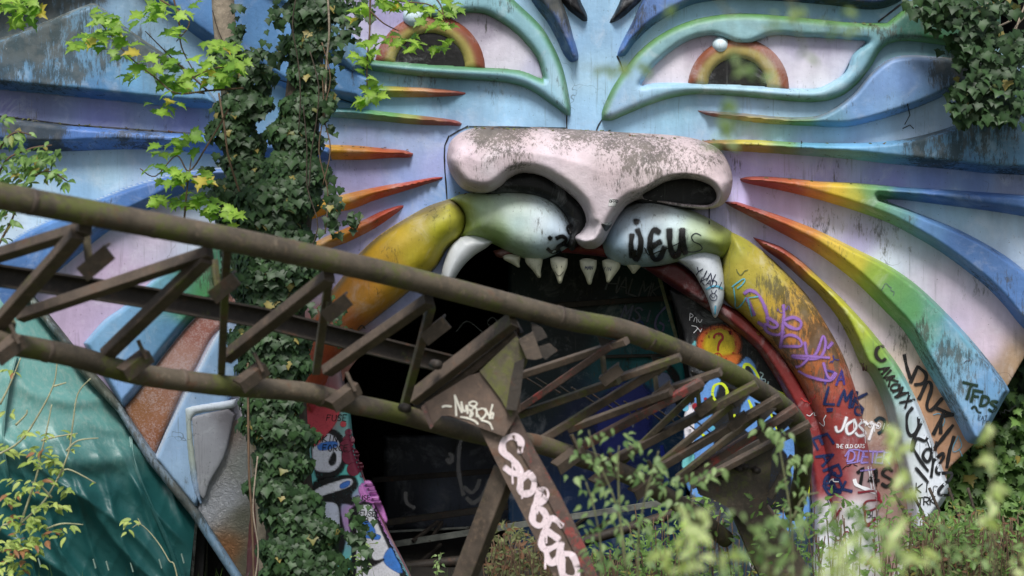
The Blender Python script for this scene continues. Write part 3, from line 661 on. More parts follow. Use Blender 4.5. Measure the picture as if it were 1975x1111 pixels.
LIDC = [(700,125,(128,170,180)),(850,140,(130,178,190)),(950,144,(140,185,205)),(1050,175,(150,195,215)),(1075,150,(165,200,215)),(1040,80,(140,185,195)),(960,20,(135,180,190)),(1000,50,(140,185,195)),(840,20,(150,195,205)),(660,120,(110,155,170)),(880,10,(145,190,200))]
pc('eyelid', [[(560,60,1),(600,70),(640,98),(680,108),(700,113),(760,118),(830,124),(900,128),(1000,135),(1048,153,1),(1038,118),(1022,94),(994,64),(965,43),(935,28),(905,25),(887,28),(870,36),(855,38),(835,36),(812,22),(790,0),(770,-30,1),(770,-160,1),(880,-100),(960,-28),(1000,8),(1045,52),(1072,98),(1088,140),(1101,205),(1101,222,1),(1092,223,1),(1062,200),(1020,172),(980,160),(930,155),(860,151),(760,142),(690,132),(640,125),(560,120,1)]],
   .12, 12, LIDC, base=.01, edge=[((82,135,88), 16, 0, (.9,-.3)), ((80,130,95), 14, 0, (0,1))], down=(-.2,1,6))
pc('eye_white', [(1222,170,1),(1240,125),(1275,88),(1330,56),(1400,48),(1540,52,1),(1680,72,1),(1645,110),(1610,165),(1560,176,1),(1400,172,1)], .01, 4,
   [(1300,130,(218,206,214),.15),(1350,90,(180,165,180)),(1560,130,(218,210,220),.15),(1600,90,(175,165,190)),(1540,90,(190,182,205)),(1620,120,(200,195,210)),(1580,160,(225,220,226))], base=.016)
pc('pupil', disc(1422,168,62,182,358,n=24)+[(1484,174,1),(1360,170,1)], .015, 5, [(1420,140,(13,12,12),0)], base=.022)
pc('iris', [[(1522,178,1)]+disc(1424,171,98,359,181,n=30)+[(1326,172,1),(1326,166,1),(1366,166,1)]+disc(1422,168,56,181,359,n=22)+[(1478,170,1)]], .055, 15, [(1424,171,(172,152,86),.1)], base=.024, edge=[((142,78,52), 28, 0, None, (1424,171,76,98))], hole_r=14)
pc('eye_pearl', disc(1390,87,17), .09, 17, [(1390,85,(228,238,242),.0),(1380,97,(190,215,222))], base=.03)
LIDR = [(1200,190,(150,185,215)),(1230,180,(160,195,220)),(1290,175,(150,190,210)),(1400,172,(165,200,215)),(1500,178,(160,195,215)),(1590,180,(150,190,205)),(1650,130,(145,190,210)),(1690,85,(120,165,180)),(1440,60,(145,185,190)),(1350,60,(140,180,180)),(1280,85,(135,175,180)),(1550,55,(120,160,160),.3),(1640,60,(110,150,165),.4),(1700,65,(100,140,140),.5),(1760,60,(50,95,80),.4),(1800,40,(60,90,90),.5),(1800,75,(50,100,50),.2)]
pc('eyelid', [[(1160,232,1),(1161,215),(1178,175),(1200,140),(1228,103),(1262,74),(1300,52),(1345,36),(1400,27),(1450,26),(1560,35),(1640,43),(1710,44,1),(1740,20),(1775,-10),(1800,-60,1),(1930,-60,1),(1930,60,1),(1890,92,1),(1840,90),(1790,83),(1745,79),(1715,84),(1698,98),(1680,128),(1655,160),(1625,184),(1590,195),(1540,196),(1440,187),(1340,182),(1290,190),(1240,207),(1200,224),(1180,232)],
   [(1237,164,1),(1254,137),(1288,105),(1322,82),(1350,72),(1375,69),(1400,76),(1420,84),(1445,85),(1465,78),(1484,70),(1510,68),(1543,72),(1594,74),(1674,80,1),(1645,104),(1632,137),(1604,157),(1577,169),(1540,170),(1508,169),(1440,164),(1336,160),(1268,159)]],
   .12, 12, LIDR, base=.01, hole_r=12, edge=[((92,140,70), 17, 0, (-.6,-1)), ((90,140,85), 14, 0, (0,1))], down=(-.2,1,6))
# ---- forehead
pc('forehead_spike', [(1070,-70,1),(1081,-2),(1095,18),(1112,32),(1127,42),(1133,40),(1131,25),(1119,-2),(1110,-70,1)], .06, 6, [(1100,10,(22,22,26),.1)], down=(0,1,5))
pc('forehead_spike', [(1215,-70,1),(1196,0),(1184,26),(1174,45),(1180,45),(1199,36),(1222,16),(1239,-2),(1262,-70,1)], .06, 6, [(1200,10,(22,22,26),.15)], down=(0,1,5))
pc('brow', [(980,-80,1),(1023,-2),(1038,20),(1055,42),(1072,72),(1086,102),(1097,117),(1104,120),(1115,114),(1114,98),(1106,72),(1096,35),(1083,-2),(1070,-80,1)], .10, 8,
   [(1050,10,(58,85,130),.5),(1075,10,(85,95,110),.85),(1090,50,(90,100,130),.7),(1100,90,(70,105,170),.3),(1108,110,(60,90,145),.2),(1065,50,(60,95,160),.3),(1040,10,(50,75,120),.3)], down=(-.8,.6,12))
pc('brow', [(1290,-80,1),(1239,0),(1218,45),(1200,80),(1190,106),(1194,110),(1206,108),(1222,86),(1255,54),(1295,28),(1340,8),(1400,0),(1500,2),(1600,10),(1693,18),(1745,-5),(1780,-80,1)], .09, 8,
   [(1230,50,(75,105,165),.6),(1205,95,(90,130,195),.15),(1260,20,(95,125,180),.6),(1290,10,(105,140,200),.4),(1500,-5,(50,75,125),.4),(1680,0,(40,60,90),.5),(1340,0,(90,120,175))], down=(-.2,1,8))
def seam(pts, w=3): strokes('panel_joint', fac, [[(*p, 1) for p in pts]], w, (16, 16, 20), soft=.15, smoothc=False)
# ---- right wing
pc('feather_leaf', [(1344,213,1),(1370,214),(1440,219),(1508,225),(1570,224),(1604,211),(1645,181),(1679,141),(1714,114),(1748,106),(1800,108),(1870,114,1),(1920,120,1),(1900,150),(1844,174),(1799,195),(1748,215),(1679,236),(1628,246),(1543,243),(1470,238),(1400,229),(1362,222)], .10, 9,
   [(1360,216,(135,75,60)),(1410,221,(160,105,75)),(1460,228,(185,160,85)),(1500,232,(175,165,95)),(1540,234,(110,155,90)),(1600,230,(110,155,180)),(1660,205,(120,160,210)),(1700,170,(125,160,212)),(1750,160,(120,155,210)),(1720,200,(140,180,225)),(1820,140,(105,135,170),.6),(1860,130,(95,110,120),.8),(1780,190,(120,160,205)),(1780,120,(105,130,165))], down=(.1,1,5), edge=[((120,125,135), 9, None, (-.4,-1))])
pc('feather_band', [(1348,274,1),(1357,271),(1440,269),(1543,274),(1662,275),(1731,270),(1782,260),(1850,239),(1890,222),(1925,180),(1985,140,1),(2060,190,1),(2060,345,1),(1975,338),(1900,334),(1850,328),(1782,322),(1714,316),(1640,308),(1577,303),(1500,297),(1440,293),(1395,290),(1362,283)], .14, 8,
   [(1360,275,(150,80,60)),(1390,276,(170,130,60)),(1430,276,(205,185,70)),(1470,278,(195,185,70)),(1510,282,(115,160,100)),(1560,288,(100,165,200)),(1640,292,(115,175,215)),(1700,295,(110,165,205),.35),(1780,290,(105,150,185),.75),(1850,280,(100,150,190),.6),(1900,290,(110,160,195),.7),(1950,260,(100,140,170),.7),(1960,200,(110,150,190),.6),(1880,310,(95,145,195),.3),(2000,300,(90,140,180),.5)], down=(-.1,1,12))
pc('fur_band', [(1425,345,1),(1440,341),(1474,340),(1530,344),(1577,349),(1640,352),(1679,355),(1734,360),(1800,364),(1975,376),(2060,384,1),(2060,436,1),(1975,418),(1920,409),(1868,402),(1782,391),(1740,386),(1696,384,1),(1748,402),(1790,419),(1838,438),(1885,461),(1936,491),(1975,521),(2060,600,1),(2060,700,1),(1975,634),(1936,588),(1902,553),(1868,526),(1816,488),(1765,457),(1714,430),(1645,405),(1600,391),(1560,380),(1508,368),(1460,358),(1432,351)], .13, 7,
   [(1435,346,(160,75,60)),(1480,352,(165,75,55)),(1530,358,(185,95,55)),(1575,364,(215,145,55)),(1610,372,(225,185,50)),(1655,380,(205,185,55)),(1675,370,(110,160,100)),(1700,372,(95,155,115)),(1690,400,(115,165,110)),(1730,412,(105,155,140)),(1740,370,(80,125,175)),(1800,375,(80,120,185)),(1900,385,(85,125,190)),(1960,400,(90,130,190)),(1780,430,(95,135,190)),(1850,470,(92,132,192)),(1910,520,(95,135,195)),(1960,570,(90,130,190)),(1750,425,(100,150,160))], down=(-.5,1,10))
pc('fur_band', [(1397,389,1),(1420,389),(1440,395),(1508,417),(1577,444),(1645,477),(1714,512),(1765,547),(1816,594),(1868,649),(1912,702),(1947,753),(1940,765,1),(1892,850),(1880,857),(1864,852),(1847,820),(1825,779),(1791,720),(1748,645),(1714,607),(1645,540),(1577,489),(1508,450),(1440,414),(1405,396)], .15, 7,
   [(1405,391,(150,65,55)),(1450,402,(165,75,60)),(1500,425,(190,95,60)),(1550,450,(205,130,60)),(1600,480,(215,180,65)),(1650,510,(215,195,60)),(1685,530,(150,180,65)),(1720,560,(100,155,85)),(1760,600,(92,152,90)),(1780,650,(105,165,150),.3),(1820,680,(115,170,195),.55),(1860,740,(130,175,205),.6),(1880,790,(135,178,215),.4),(1900,740,(110,160,205),.4),(1890,840,(120,160,205)),(1840,620,(110,165,195),.3),(1800,600,(100,160,140),.2)], down=(-.7,.7,15))
pc('fur_band', [(1451,457,1),(1474,464),(1508,477),(1543,501),(1577,532),(1628,580),(1679,636),(1731,703),(1766,767),(1797,842),(1822,915),(1830,940),(1824,962,1),(1785,1022),(1735,1120),(1640,1290,1),(1600,1290,1),(1715,1120),(1752,1040),(1750,980),(1740,930),(1721,850),(1706,785),(1677,722),(1662,709),(1638,656),(1611,608),(1577,567),(1543,536),(1508,505),(1474,480)], .14, 7,
   [(1460,461,(150,60,50)),(1500,482,(170,75,60)),(1540,512,(195,110,65)),(1570,540,(205,185,55)),(1610,585,(200,195,55)),(1650,630,(185,195,60)),(1690,680,(150,185,75)),(1715,715,(110,165,110)),(1745,745,(140,190,190)),(1765,790,(205,215,225)),(1780,850,(222,226,234),.1),(1800,920,(225,228,235),.1),(1780,990,(218,222,230),.2),(1740,880,(200,205,205),.3),(1750,950,(190,195,190),.35),(1735,820,(160,180,175),.2),(1760,1060,(205,205,200),.3)], down=(-.8,.5,13))
# ---- lower lip bands that frame the mouth
pc('lip_band', [(868,383,1),(886,396),(898,418),(896,440),(888,456),(884,462,1),(863,480),(844,511),(829,527),(784,566),(719,618),(689,641),(650,690),(630,740),(600,800,1),(560,760,1),(570,690),(600,610),(640,560),(665,528),(690,492),(730,455),(771,428),(822,399)], .30, 46,
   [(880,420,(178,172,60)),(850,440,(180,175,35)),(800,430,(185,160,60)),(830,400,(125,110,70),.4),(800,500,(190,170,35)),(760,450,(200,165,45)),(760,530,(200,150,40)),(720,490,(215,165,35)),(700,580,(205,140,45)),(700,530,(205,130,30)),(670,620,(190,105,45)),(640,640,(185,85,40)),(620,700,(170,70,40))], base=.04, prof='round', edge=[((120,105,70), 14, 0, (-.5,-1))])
pc('lip_band', [(1408,446,1),(1440,462),(1480,492),(1520,530),(1560,574),(1600,636),(1628,690),(1648,745),(1662,800),(1674,860),(1688,930),(1695,1000),(1700,1111),(1700,1290,1),(1600,1290,1),(1600,1111),(1602,1000),(1598,930),(1588,860),(1570,800),(1545,745),(1510,690),(1470,645),(1430,605),(1400,580),(1390,545),(1392,500,1)], .22, 34,
   [(1420,480,(170,165,60),.2),(1450,510,(190,170,60),.35),(1500,530,(185,165,65),.55),(1540,580,(195,150,55),.5),(1420,560,(150,140,45),.3),(1470,600,(190,155,45),.3),(1530,640,(190,120,55),.4),(1590,660,(185,115,60),.6),(1560,700,(180,100,50),.4),(1600,740,(180,85,60),.5),(1620,790,(160,60,55),.3),(1640,850,(150,50,52),.15),(1620,930,(150,48,52),.1),(1660,930,(170,140,140),.1),(1650,985,(222,220,222),.15),(1640,1050,(220,220,222),.15),(1670,800,(165,80,70),.3)], base=.06, down=(-.9,.4,12))
pc('inner_lip', [(1228,508,1),(1254,512),(1302,505),(1340,530),(1384,578),(1430,604),(1475,645),(1515,690),(1550,745),(1580,800),(1600,860),(1612,930),(1618,1000),(1618,1111),(1618,1290,1),(1572,1290,1),(1572,1111),(1572,1000),(1567,930),(1556,860),(1537,800),(1512,752),(1486,708),(1460,672),(1404,624),(1353,588),(1302,556),(1257,526)], .05, 8,
   [(1300,530,(80,22,22)),(1360,575,(88,26,25)),(1430,630,(110,36,32)),(1500,710,(120,38,36)),(1550,790,(140,42,42)),(1590,880,(150,46,48)),(1585,930,(150,46,48)),(1598,985,(215,215,220),.1),(1590,1060,(215,216,222),.1)], base=.03, back=.1, prof='bevel', smooth=1)
# gum, teeth
pc('gum', [(950,484,1),(975,478),(1100,468),(1170,470),(1235,492),(1255,515,1),(1235,512),(1190,500),(1140,492),(1075,488),(1000,498),(960,496)], .08, 12, [(1100,480,(125,45,42)),(1200,495,(130,50,45)),(970,488,(110,60,50))], base=.05)
def tooth(x0, x1, y0, tx, ty, name='tooth', b=.13, H=.05):
    xm = (x0 + x1) / 2
    return pc(name, [(x0, y0, 1), (x0 + (xm-x0)*.4, y0 - 3), (xm, y0 - 4), (x1, y0, 1), (x1 - 1, y0 + (ty-y0)*.30), (tx + (x1-tx)*.45, y0 + (ty-y0)*.72), (tx + 3, ty - 1), (tx, ty), (tx - 3, ty - 1), (tx - (tx-x0)*.45, y0 + (ty-y0)*.66), (x0 + 2, y0 + (ty-y0)*.3)],
       H, (x1 - x0) * .5, [(xm, (y0+ty)/2, (200,196,172), .15), (tx, ty, (190,185,155), .15)], base=b, res=2.0, mat=TOOTH, closed=True, smooth=2)
tooth(970,1004,494,1000,516); tooth(1012,1047,494,1040,536); tooth(1061,1095,499,1080,547); tooth(1118,1151,502,1137,549); tooth(1161,1197,503,1173,545); tooth(1208,1237,508,1222,528)
FANG = [(1380,500,(218,222,228),.12),(1370,590,(205,210,215),.1)]
pc('fang', [(1304,500,1),(1330,486),(1365,482),(1387,492,1),(1393,515),(1397,550),(1395,580),(1387,602),(1380,613),(1374,606),(1366,580),(1350,547),(1334,522)], .11, 30, FANG, base=.16, res=2.0, mat=TOOTH, closed=True)
pc('fang', [(888,458,1),(915,452),(952,466,1),(938,478),(916,492),(895,512),(878,536),(866,560),(858,566),(851,556),(851,530),(858,502),(870,474)], .11, 28, [(880,500,(212,214,216),.1),(930,470,(215,216,216))], base=.16, res=2.0, mat=TOOTH, closed=True)
# ---- muzzle: two lip rolls and the nose
pc('muzzle_roll', [(868,384,1),(884,376),(920,370),(960,366),(1000,366),(1040,372),(1072,388),(1094,412),(1106,436),(1110,458),(1098,476),(1072,490),(1042,501),(1011,498),(985,488),(955,472),(925,461),(888,456,1),(897,436),(897,416),(886,396)], .30, 50,
   [(890,400,(165,175,80)),(895,440,(150,165,60)),(930,400,(180,200,160)),(930,445,(150,180,80)),(980,390,(190,210,185)),(1000,430,(190,215,215),.35),(1050,400,(205,220,222)),(1070,440,(205,222,238)),(1040,480,(165,190,195)),(1000,480,(135,160,120)),(960,460,(140,170,90)),(1085,470,(170,190,210)),(1000,372,(180,185,165)),(940,425,(200,215,185)),(990,410,(212,224,215)),(1040,430,(222,230,238)),(1060,465,(205,220,232)),(1010,455,(195,212,200))], base=.10, smooth=10)
pc('muzzle_roll', [(1162,474),(1166,452),(1178,430),(1198,406),(1226,389),(1256,384),(1302,394),(1353,414),(1384,430),(1410,446,1),(1413,468),(1404,488),(1392,499),(1382,495,1),(1353,493),(1319,502),(1268,513),(1227,514),(1193,508),(1170,494)], .30, 48,
   [(1190,470,(160,188,210)),(1230,430,(195,212,228)),(1270,400,(165,165,160)),(1300,430,(205,222,228)),(1350,440,(195,212,180)),(1390,460,(160,170,80)),(1400,480,(125,140,40)),(1250,490,(150,180,200)),(1320,480,(155,180,160)),(1350,480,(140,160,90)),(1230,395,(150,150,148)),(1380,440,(165,170,105)),(1220,460,(205,220,232)),(1260,440,(212,226,236)),(1310,460,(205,220,215)),(1250,470,(200,216,228)),(1340,460,(190,205,175))], base=.10, smooth=10)
nosel = [(862,300),(868,275),(885,258),(910,248),(960,243),(1030,245),(1100,249),(1200,255),(1300,261),(1350,270),(1385,287),(1405,315),(1413,345),(1408,375),(1392,396),(1370,402),(1345,402),(1300,396),(1262,388),(1236,384),(1212,394),(1192,418),(1176,446),(1164,468),(1148,479),(1128,478),(1112,466),(1108,456),(1120,446),(1130,426),(1121,398),(1100,376),(1076,358),(1050,342),(1026,335),(1002,335),(982,345),(966,360),(944,371),(918,371),(892,362),(874,342),(864,320)]
nostR = [(1240,381),(1262,363),(1287,350),(1316,345),(1346,348),(1370,358),(1381,372),(1380,386),(1364,395),(1322,393),(1285,388)]
NC = [(900,300,(212,180,182),.35),(880,340,(200,172,170),.25),(1000,252,(195,165,160),.86),(1100,300,(212,182,182),.62),(1000,300,(205,176,175),.6),(1200,265,(200,172,168),.82),(1100,255,(200,172,168),.85),(1300,272,(200,172,168),.82),(1300,300,(205,176,172),.66),(1380,320,(200,170,165),.6),(1180,330,(205,175,172),.66),(1150,400,(205,180,180),.3),(1140,450,(205,185,185),.15),(1060,325,(212,186,188),.4),(1250,340,(205,178,172),.45),(1395,370,(205,175,172),.3),(950,350,(205,178,178),.3),(1100,345,(205,180,178),.45),(930,256,(190,165,160),.82)]
pc('nose', [nosel, nostR], .36, 24, [(c[0], c[1], (c[2][0]+3, c[2][1]+10, c[2][2]+15), (c[3] if len(c) > 3 else .3) * .76) for c in NC], base=.26, res=2.2, hole_r=10, smooth=9, mat=NOSE, down=(0,-1,62))
pc('nostril', [(935,372),(960,352),(985,336),(1026,330),(1052,338),(1080,356),(1106,378),(1126,400),(1136,424),(1132,444),(1116,466),(1104,484),(1094,470),(1100,440),(1090,415),(1068,392),(1030,376),(980,372)], .10, 14, [(1080,400,(24,25,27),.08)], base=.22)
pc('nostril', [(1228,386),(1255,360),(1290,342),(1330,340),(1375,350),(1392,375),(1384,395),(1350,402),(1290,398)], .02, 14, [(1300,370,(26,27,28),.08)], base=.24)
fill('sticker', fac, [(1175,382,1),(1191,384,1),(1188,399,1),(1172,398,1)], (215,215,215), res=1.6, soft=1)
slabp = [(1159,432),(1179,430),(1181,440),(1168,448)]
fill('sticker', fac, [(1158,431,1),(1181,429,1),(1180,436,1),(1170,447,1),(1166,446,1)], (20,18,18), res=1.6, soft=1)
fill('sticker', fac, [(1158,430,1),(1182,428,1),(1180,435,1),(1170,435,1)], (225,225,225), res=1.6, soft=1)
# ---- panel joints
seam([(1093,222),(1093,247)]); seam([(1160,232),(1154,242),(1150,253)]); seam([(1190,108),(1196,120),(1202,138)]); seam([(866,262),(858,280),(857,300),(858,330),(860,352),(862,384)])
seam([(903,243),(885,252),(868,262)]); seam([(1368,402),(1368,432)], 2.5); seam([(1694,42),(1738,8),(1760,-10)], 4); seam([(1546,272),(1545,286)], 2)
seam([(1094,247),(1030,246),(905,244)], 3); seam([(0,224),(137,241),(335,255),(417,260)], 3)
seam([(1750,200),(1755,222),(1745,240)], 2); seam([(1741,248),(1755,241),(1762,248)], 2)
seam([(700,205,1),(500,142)],2)
# ================================================================ GRAFFITI
def tag_(name, lines, w, col, **kw): return strokes(name, fac, lines, w, col, **kw)
BK = (14, 14, 16); WH = (235, 235, 240); NV = (30, 45, 90); PU = (150, 110, 185)
tag_('graffiti', [[(1224,428),(1228,427),(1231,428)],[(1219,452),(1217,470),(1219,496)],[(1229,442),(1236,462),(1233,490),(1226,500),(1222,484)]], 12, BK, soft=.35)
tag_('graffiti', [[(1272,448),(1262,443),(1255,455),(1254,480),(1262,500),(1272,498),(1282,476)],[(1256,478),(1266,470),(1275,466)]], 12, BK, soft=.35)
tag_('graffiti', [[(1291,442),(1292,470),(1299,492),(1308,490),(1314,465),(1316,442)],[(1316,442),(1318,470),(1322,490)]], 13, BK, soft=.35)
tag_('graffiti', [[(1352,454),(1342,450),(1334,456),(1338,466),(1350,472),(1354,480),(1340,486),(1326,486)],[(1243,478),(1252,492),(1268,486),(1290,478),(1316,466)]], 2.5, (40, 50, 50))
tag_('graffiti', [[(1059,457),(1063,461)],[(1056,480),(1064,486),(1072,484)],[(1073,460),(1084,456),(1092,462),(1086,470),(1076,478),(1080,490)],[(1086,470),(1098,474),(1103,464)],[(1102,434),(1096,440),(1100,450)]], 9, BK)
text('graffiti', fac, 'OFPD', 1175, 391, 6, 1.4, BK, adv=.72)
for i, (x, y, s) in enumerate([(1066,512,'..'),(1163,522,'YIN'),(1128,520,'MAN')]): text('graffiti', fac, s, x, y, 7, 1.2, NV, adv=.75)
tag_('graffiti', [[(1070,524),(1078,532),(1087,524)],[(1074,514),(1074,517)],[(1083,513),(1083,516)]], 1.4, BK)
text('graffiti', fac, 'YIN', 1338, 530, 17, 2.4, (25, 30, 60), ang=22); text('graffiti', fac, 'KADI', 1350, 548, 14, 2, (25, 30, 60), ang=14)
tag_('graffiti', [[(1362,558),(1372,553),(1384,552),(1394,557)],[(1380,590),(1379,606)]], 4, (95, 175, 205), soft=.15)
tag_('graffiti', [disc(1376,573,7,n=10)+[(1383,573)], [(1372,570),(1375,575),(1380,570)], [(1374,566),(1372,560)], [(1378,566),(1382,559)]], 1.8, (25, 30, 70))
# purple and cyan loops over the yellow lip
tag_('graffiti', [[(1435,566),(1446,560),(1460,566),(1472,585),(1480,610),(1478,628),(1462,622)],[(1440,575),(1448,590),(1455,608)],[(1478,612),(1490,618),(1500,628),(1490,632),(1476,626),(1480,640),(1500,646),(1512,640)],[(1511,588),(1512,610),(1510,628),(1508,650),(1505,670)],[(1512,618),(1530,612),(1545,622),(1540,634),(1522,630),(1512,622)]], 7, PU, soft=.5)
tag_('graffiti', [[(1505,672),(1510,652),(1524,646),(1540,652),(1546,666),(1530,668),(1508,668)],[(1552,660),(1560,690),(1575,680),(1590,650),(1580,690),(1530,686),(1600,690)],[(1560,690),(1545,705),(1535,708)],[(1540,716),(1560,726),(1600,734),(1612,720),(1600,730),(1588,700)],[(1600,668),(1606,660),(1596,672)]], 6, PU, soft=.5)
tag_('graffiti', [[(1415,555),(1418,580),(1420,594),(1432,585),(1438,574)],[(1412,553),(1424,544),(1436,538),(1432,548),(1422,556)],[(1442,576),(1450,610)],[(1444,574),(1462,572)]], 3, (95, 175, 195))
text('graffiti', fac, 'PA', 1592, 742, 26, 5, (70, 60, 130), soft=.4); text('graffiti', fac, 'LMK', 1590, 778, 34, 6, NV, ang=10, adv=.8, soft=.35); text('graffiti', fac, '=', 1594, 800, 18, 4, NV)
tag_('graffiti', [[(1664,790),(1652,785),(1650,797),(1660,800),(1663,790)]], 5, NV)
text('graffiti', fac, 'JOST', 1608, 830, 30, 6, WH, ang=14, adv=.68, soft=.5, drips=4); text('graffiti', fac, 'TIS DIS', 1655, 820, 12, 1.6, WH, ang=10)
text('graffiti', fac, 'THE OLD CATS', 1612, 864, 7, 1.4, WH, adv=.7)
for (s, x, y) in (('E', 1566, 848), ('A', 1574, 880), ('R', 1586, 908), ('B', 1588, 936), ('Y', 1602, 940)): text('graffiti', fac, s, x, y, 32, 6, NV, ang=62, soft=.35, wd=.7)
tag_('graffiti', [[(1612,912),(1596,918),(1590,934),(1604,944),(1622,950)]], 6, NV)
text('graffiti', fac, 'DIETER', 1634, 890, 22, 4, (150, 130, 200), ang=3, adv=.62, soft=.4); tag_('graffiti', [[(1630,880),(1640,868),(1665,872),(1660,888),(1634,894)],[(1660,908),(1690,905)]], 3.5, (150, 130, 200))
text('graffiti', fac, '14S', 1648, 938, 34, 7, BK, adv=.75); tag_('graffiti', [[(1648,925),(1652,935),(1690,950)],[(1677,900),(1684,945)]], 8, WH, soft=.2)
tag_('graffiti', [[(1655,950),(1690,948),(1695,962),(1670,968),(1668,985),(1690,980),(1700,970),(1690,958)],[(1668,985),(1672,1010),(1692,1000),(1706,1010),(1700,1016),(1665,1013)],[(1600,960),(1612,990),(1600,1012),(1622,980)],[(1670,1090),(1690,1060),(1684,1040)]], 4.5, (130, 30, 45))
text('graffiti', fac, 'BLL', 1672, 998, 12, 2, (50, 50, 55)); tag_('graffiti', [[(1594,958),(1600,975)],[(1597,956),(1604,976)],[(1592,990),(1600,985),(1590,996)]], 2, NV)
# right bands
tag_('graffiti', [[(1704,668),(1692,672),(1690,686),(1700,696),(1708,692)]], 8, (35, 28, 25), soft=.45)
text('graffiti', fac, 'AVKON', 1694, 712, 20, 4.5, (35, 28, 25), ang=58, adv=.66, soft=.3)
text('graffiti', fac, 'YX', 1722, 762, 24, 5, (20, 20, 22), ang=45, adv=.8)
tag_('graffiti', [[(1744,684),(1749,708),(1756,730)],[(1770,706),(1756,738)],[(1772,708),(1786,722),(1782,738),(1764,742)],[(1772,770),(1794,738),(1790,790),(1818,768)],[(1803,786),(1838,800)],[(1822,792),(1800,838)],[(1838,800),(1818,805),(1814,836)],[(1838,820),(1800,868)],[(1840,842),(1832,868),(1826,902)]], 7.5, (18, 17, 20), soft=.2)
tag_('graffiti', [[(1800,800),(1812,798),(1822,810),(1818,822)],[(1848,840),(1838,870),(1854,862),(1850,842)],[(1850,866),(1856,880)]], 2, (90, 150, 175))
tag_('graffiti', [[(1760,786),(1750,800),(1750,828),(1758,840),(1770,826),(1772,805)],[(1780,812),(1766,838),(1758,868),(1768,846),(1784,850),(1790,842)],[(1790,848),(1796,870),(1790,890),(1780,880),(1788,866),(1800,872)],[(1762,866),(1776,890),(1790,908)],[(1806,852),(1800,890),(1796,920)],[(1800,890),(1820,876),(1806,910),(1836,915),(1810,950),(1838,955)],[(1766,902),(1790,930)]], 6.5, (22, 22, 26), soft=.2)
text('graffiti', fac, 'KI', 1766, 950, 18, 3, (25, 25, 28)); text('graffiti', fac, 'TRK', 1770, 975, 15, 3, (35, 35, 38), ang=-4, adv=.8)
for (s, x, y, h) in (('T', 1850, 768, 30), ('F', 1872, 776, 24), ('D', 1890, 782, 20), ('S', 1906, 792, 20)): text('graffiti', fac, s, x, y, h, 7, (25, 50, 35), ang=8, soft=.45, wd=.75 if s != 'T' else 1.0)
tag_('graffiti', [[(1874,788),(1880,784),(1886,794),(1892,796)]], 5, (25, 45, 40)); text('graffiti', fac, 'EAT', 1886, 810, 8, 1.4, (30, 45, 60)); text('graffiti', fac, 'FE', 1895, 820, 8, 1.4, (30, 45, 60))
tag_('graffiti', [[(1688,812),(1696,806),(1706,812),(1702,830),(1694,836)]], 7, (30, 50, 60))
random.seed(5)
for (x, y, w_, c) in ((1545,770,3,(200,60,60)),(1580,815,2,WH),(1556,800,1.6,WH),(1636,1000,3,(60,60,110)),(1610,1040,3,(130,30,45)),(1650,1060,4,(120,110,160)),(1600,930,2.5,WH),(1800,960,2,BK),(1735,1010,2,(60,70,60)),(1660,700,2.4,(90,60,60)),(1640,770,2.5,BK),(1625,905,2,BK),(1560,880,2,(200,200,210)),(1860,700,1.6,(80,80,90)),(1930,800,1.6,BK),(1700,560,1.4,(90,90,110)),(1500,600,2,(110,80,150)),(1460,640,2,(120,90,40)),(1420,520,2,(90,100,60)),(1600,700,2.4,(60,60,120))):
    q = [(x, y)]
    for k in range(random.randrange(4, 9)): q.append((q[-1][0] + random.uniform(-2, 9), q[-1][1] + random.uniform(-9, 9)))
    tag_('graffiti', [q], w_, c, soft=.4)
# left jaw piece in bubble letters
fill('graffiti_field', fac, [(600,760),(660,765),(656,800),(640,830),(600,860)], (195, 70, 82)); 
for (x, y, r, c) in ((662,818,7,(190,70,80)),(672,834,8,(120,40,65)),(672,850,13,(118,38,62)),(676,880,18,(118,38,62)),(690,900,12,(118,38,62)),(697,918,4,(120,40,65)),(682,905,14,(118,38,62)),(668,860,14,(118,38,62))): fill('graffiti_spot', fac, disc(x, y, r, n=12), c, res=2.2, soft=1.5)
fill('graffiti_field', fac, [(690,940),(712,925),(728,950),(748,1000),(744,1010),(722,975),(700,965)], (208, 130, 205))
fill('graffiti_outline', fac, [(600,828),(628,824),(655,832),(668,858),(670,885),(662,910),(646,922),(612,930)], (18, 18, 22))
fill('graffiti_letter', fac, [(605,840),(628,834),(648,842),(658,862),(660,888),(650,906),(634,912),(606,905)], (214, 216, 228))
fill('graffiti_outline', fac, [(636,880),(644,870),(650,878),(648,895),(638,900),(632,892)], (18, 18, 22), res=3); fill('graffiti_letter', fac, [(612,856),(650,850),(652,862),(615,870)], (60, 120, 205), res=3)
fill('graffiti_outline', fac, [(600,935),(655,915),(685,918),(692,938),(680,955),(684,975),(660,975),(668,1045),(640,1111),(600,1111)], (18, 18, 22))
fill('graffiti_letter', fac, [(606,945),(655,925),(678,922),(682,932),(670,942),(630,955),(612,960)], (220, 222, 232)); fill('graffiti_letter', fac, [(655,933),(676,926),(674,938),(656,944)], (60, 115, 200), res=3)
fill('graffiti_letter', fac, [(610,975),(648,970),(656,1000),(652,1030),(630,1030),(612,1020)], (205, 212, 232))
fill('graffiti_outline', fac, [(672,985),(700,965),(722,968),(738,1010),(765,1062),(788,1111),(800,1160),(690,1160),(676,1040)], (18, 18, 22))
fill('graffiti_letter', fac, [(694,978),(716,974),(730,1010),(752,1060),(772,1108),(778,1150),(700,1150),(686,1080)], (215, 216, 224))
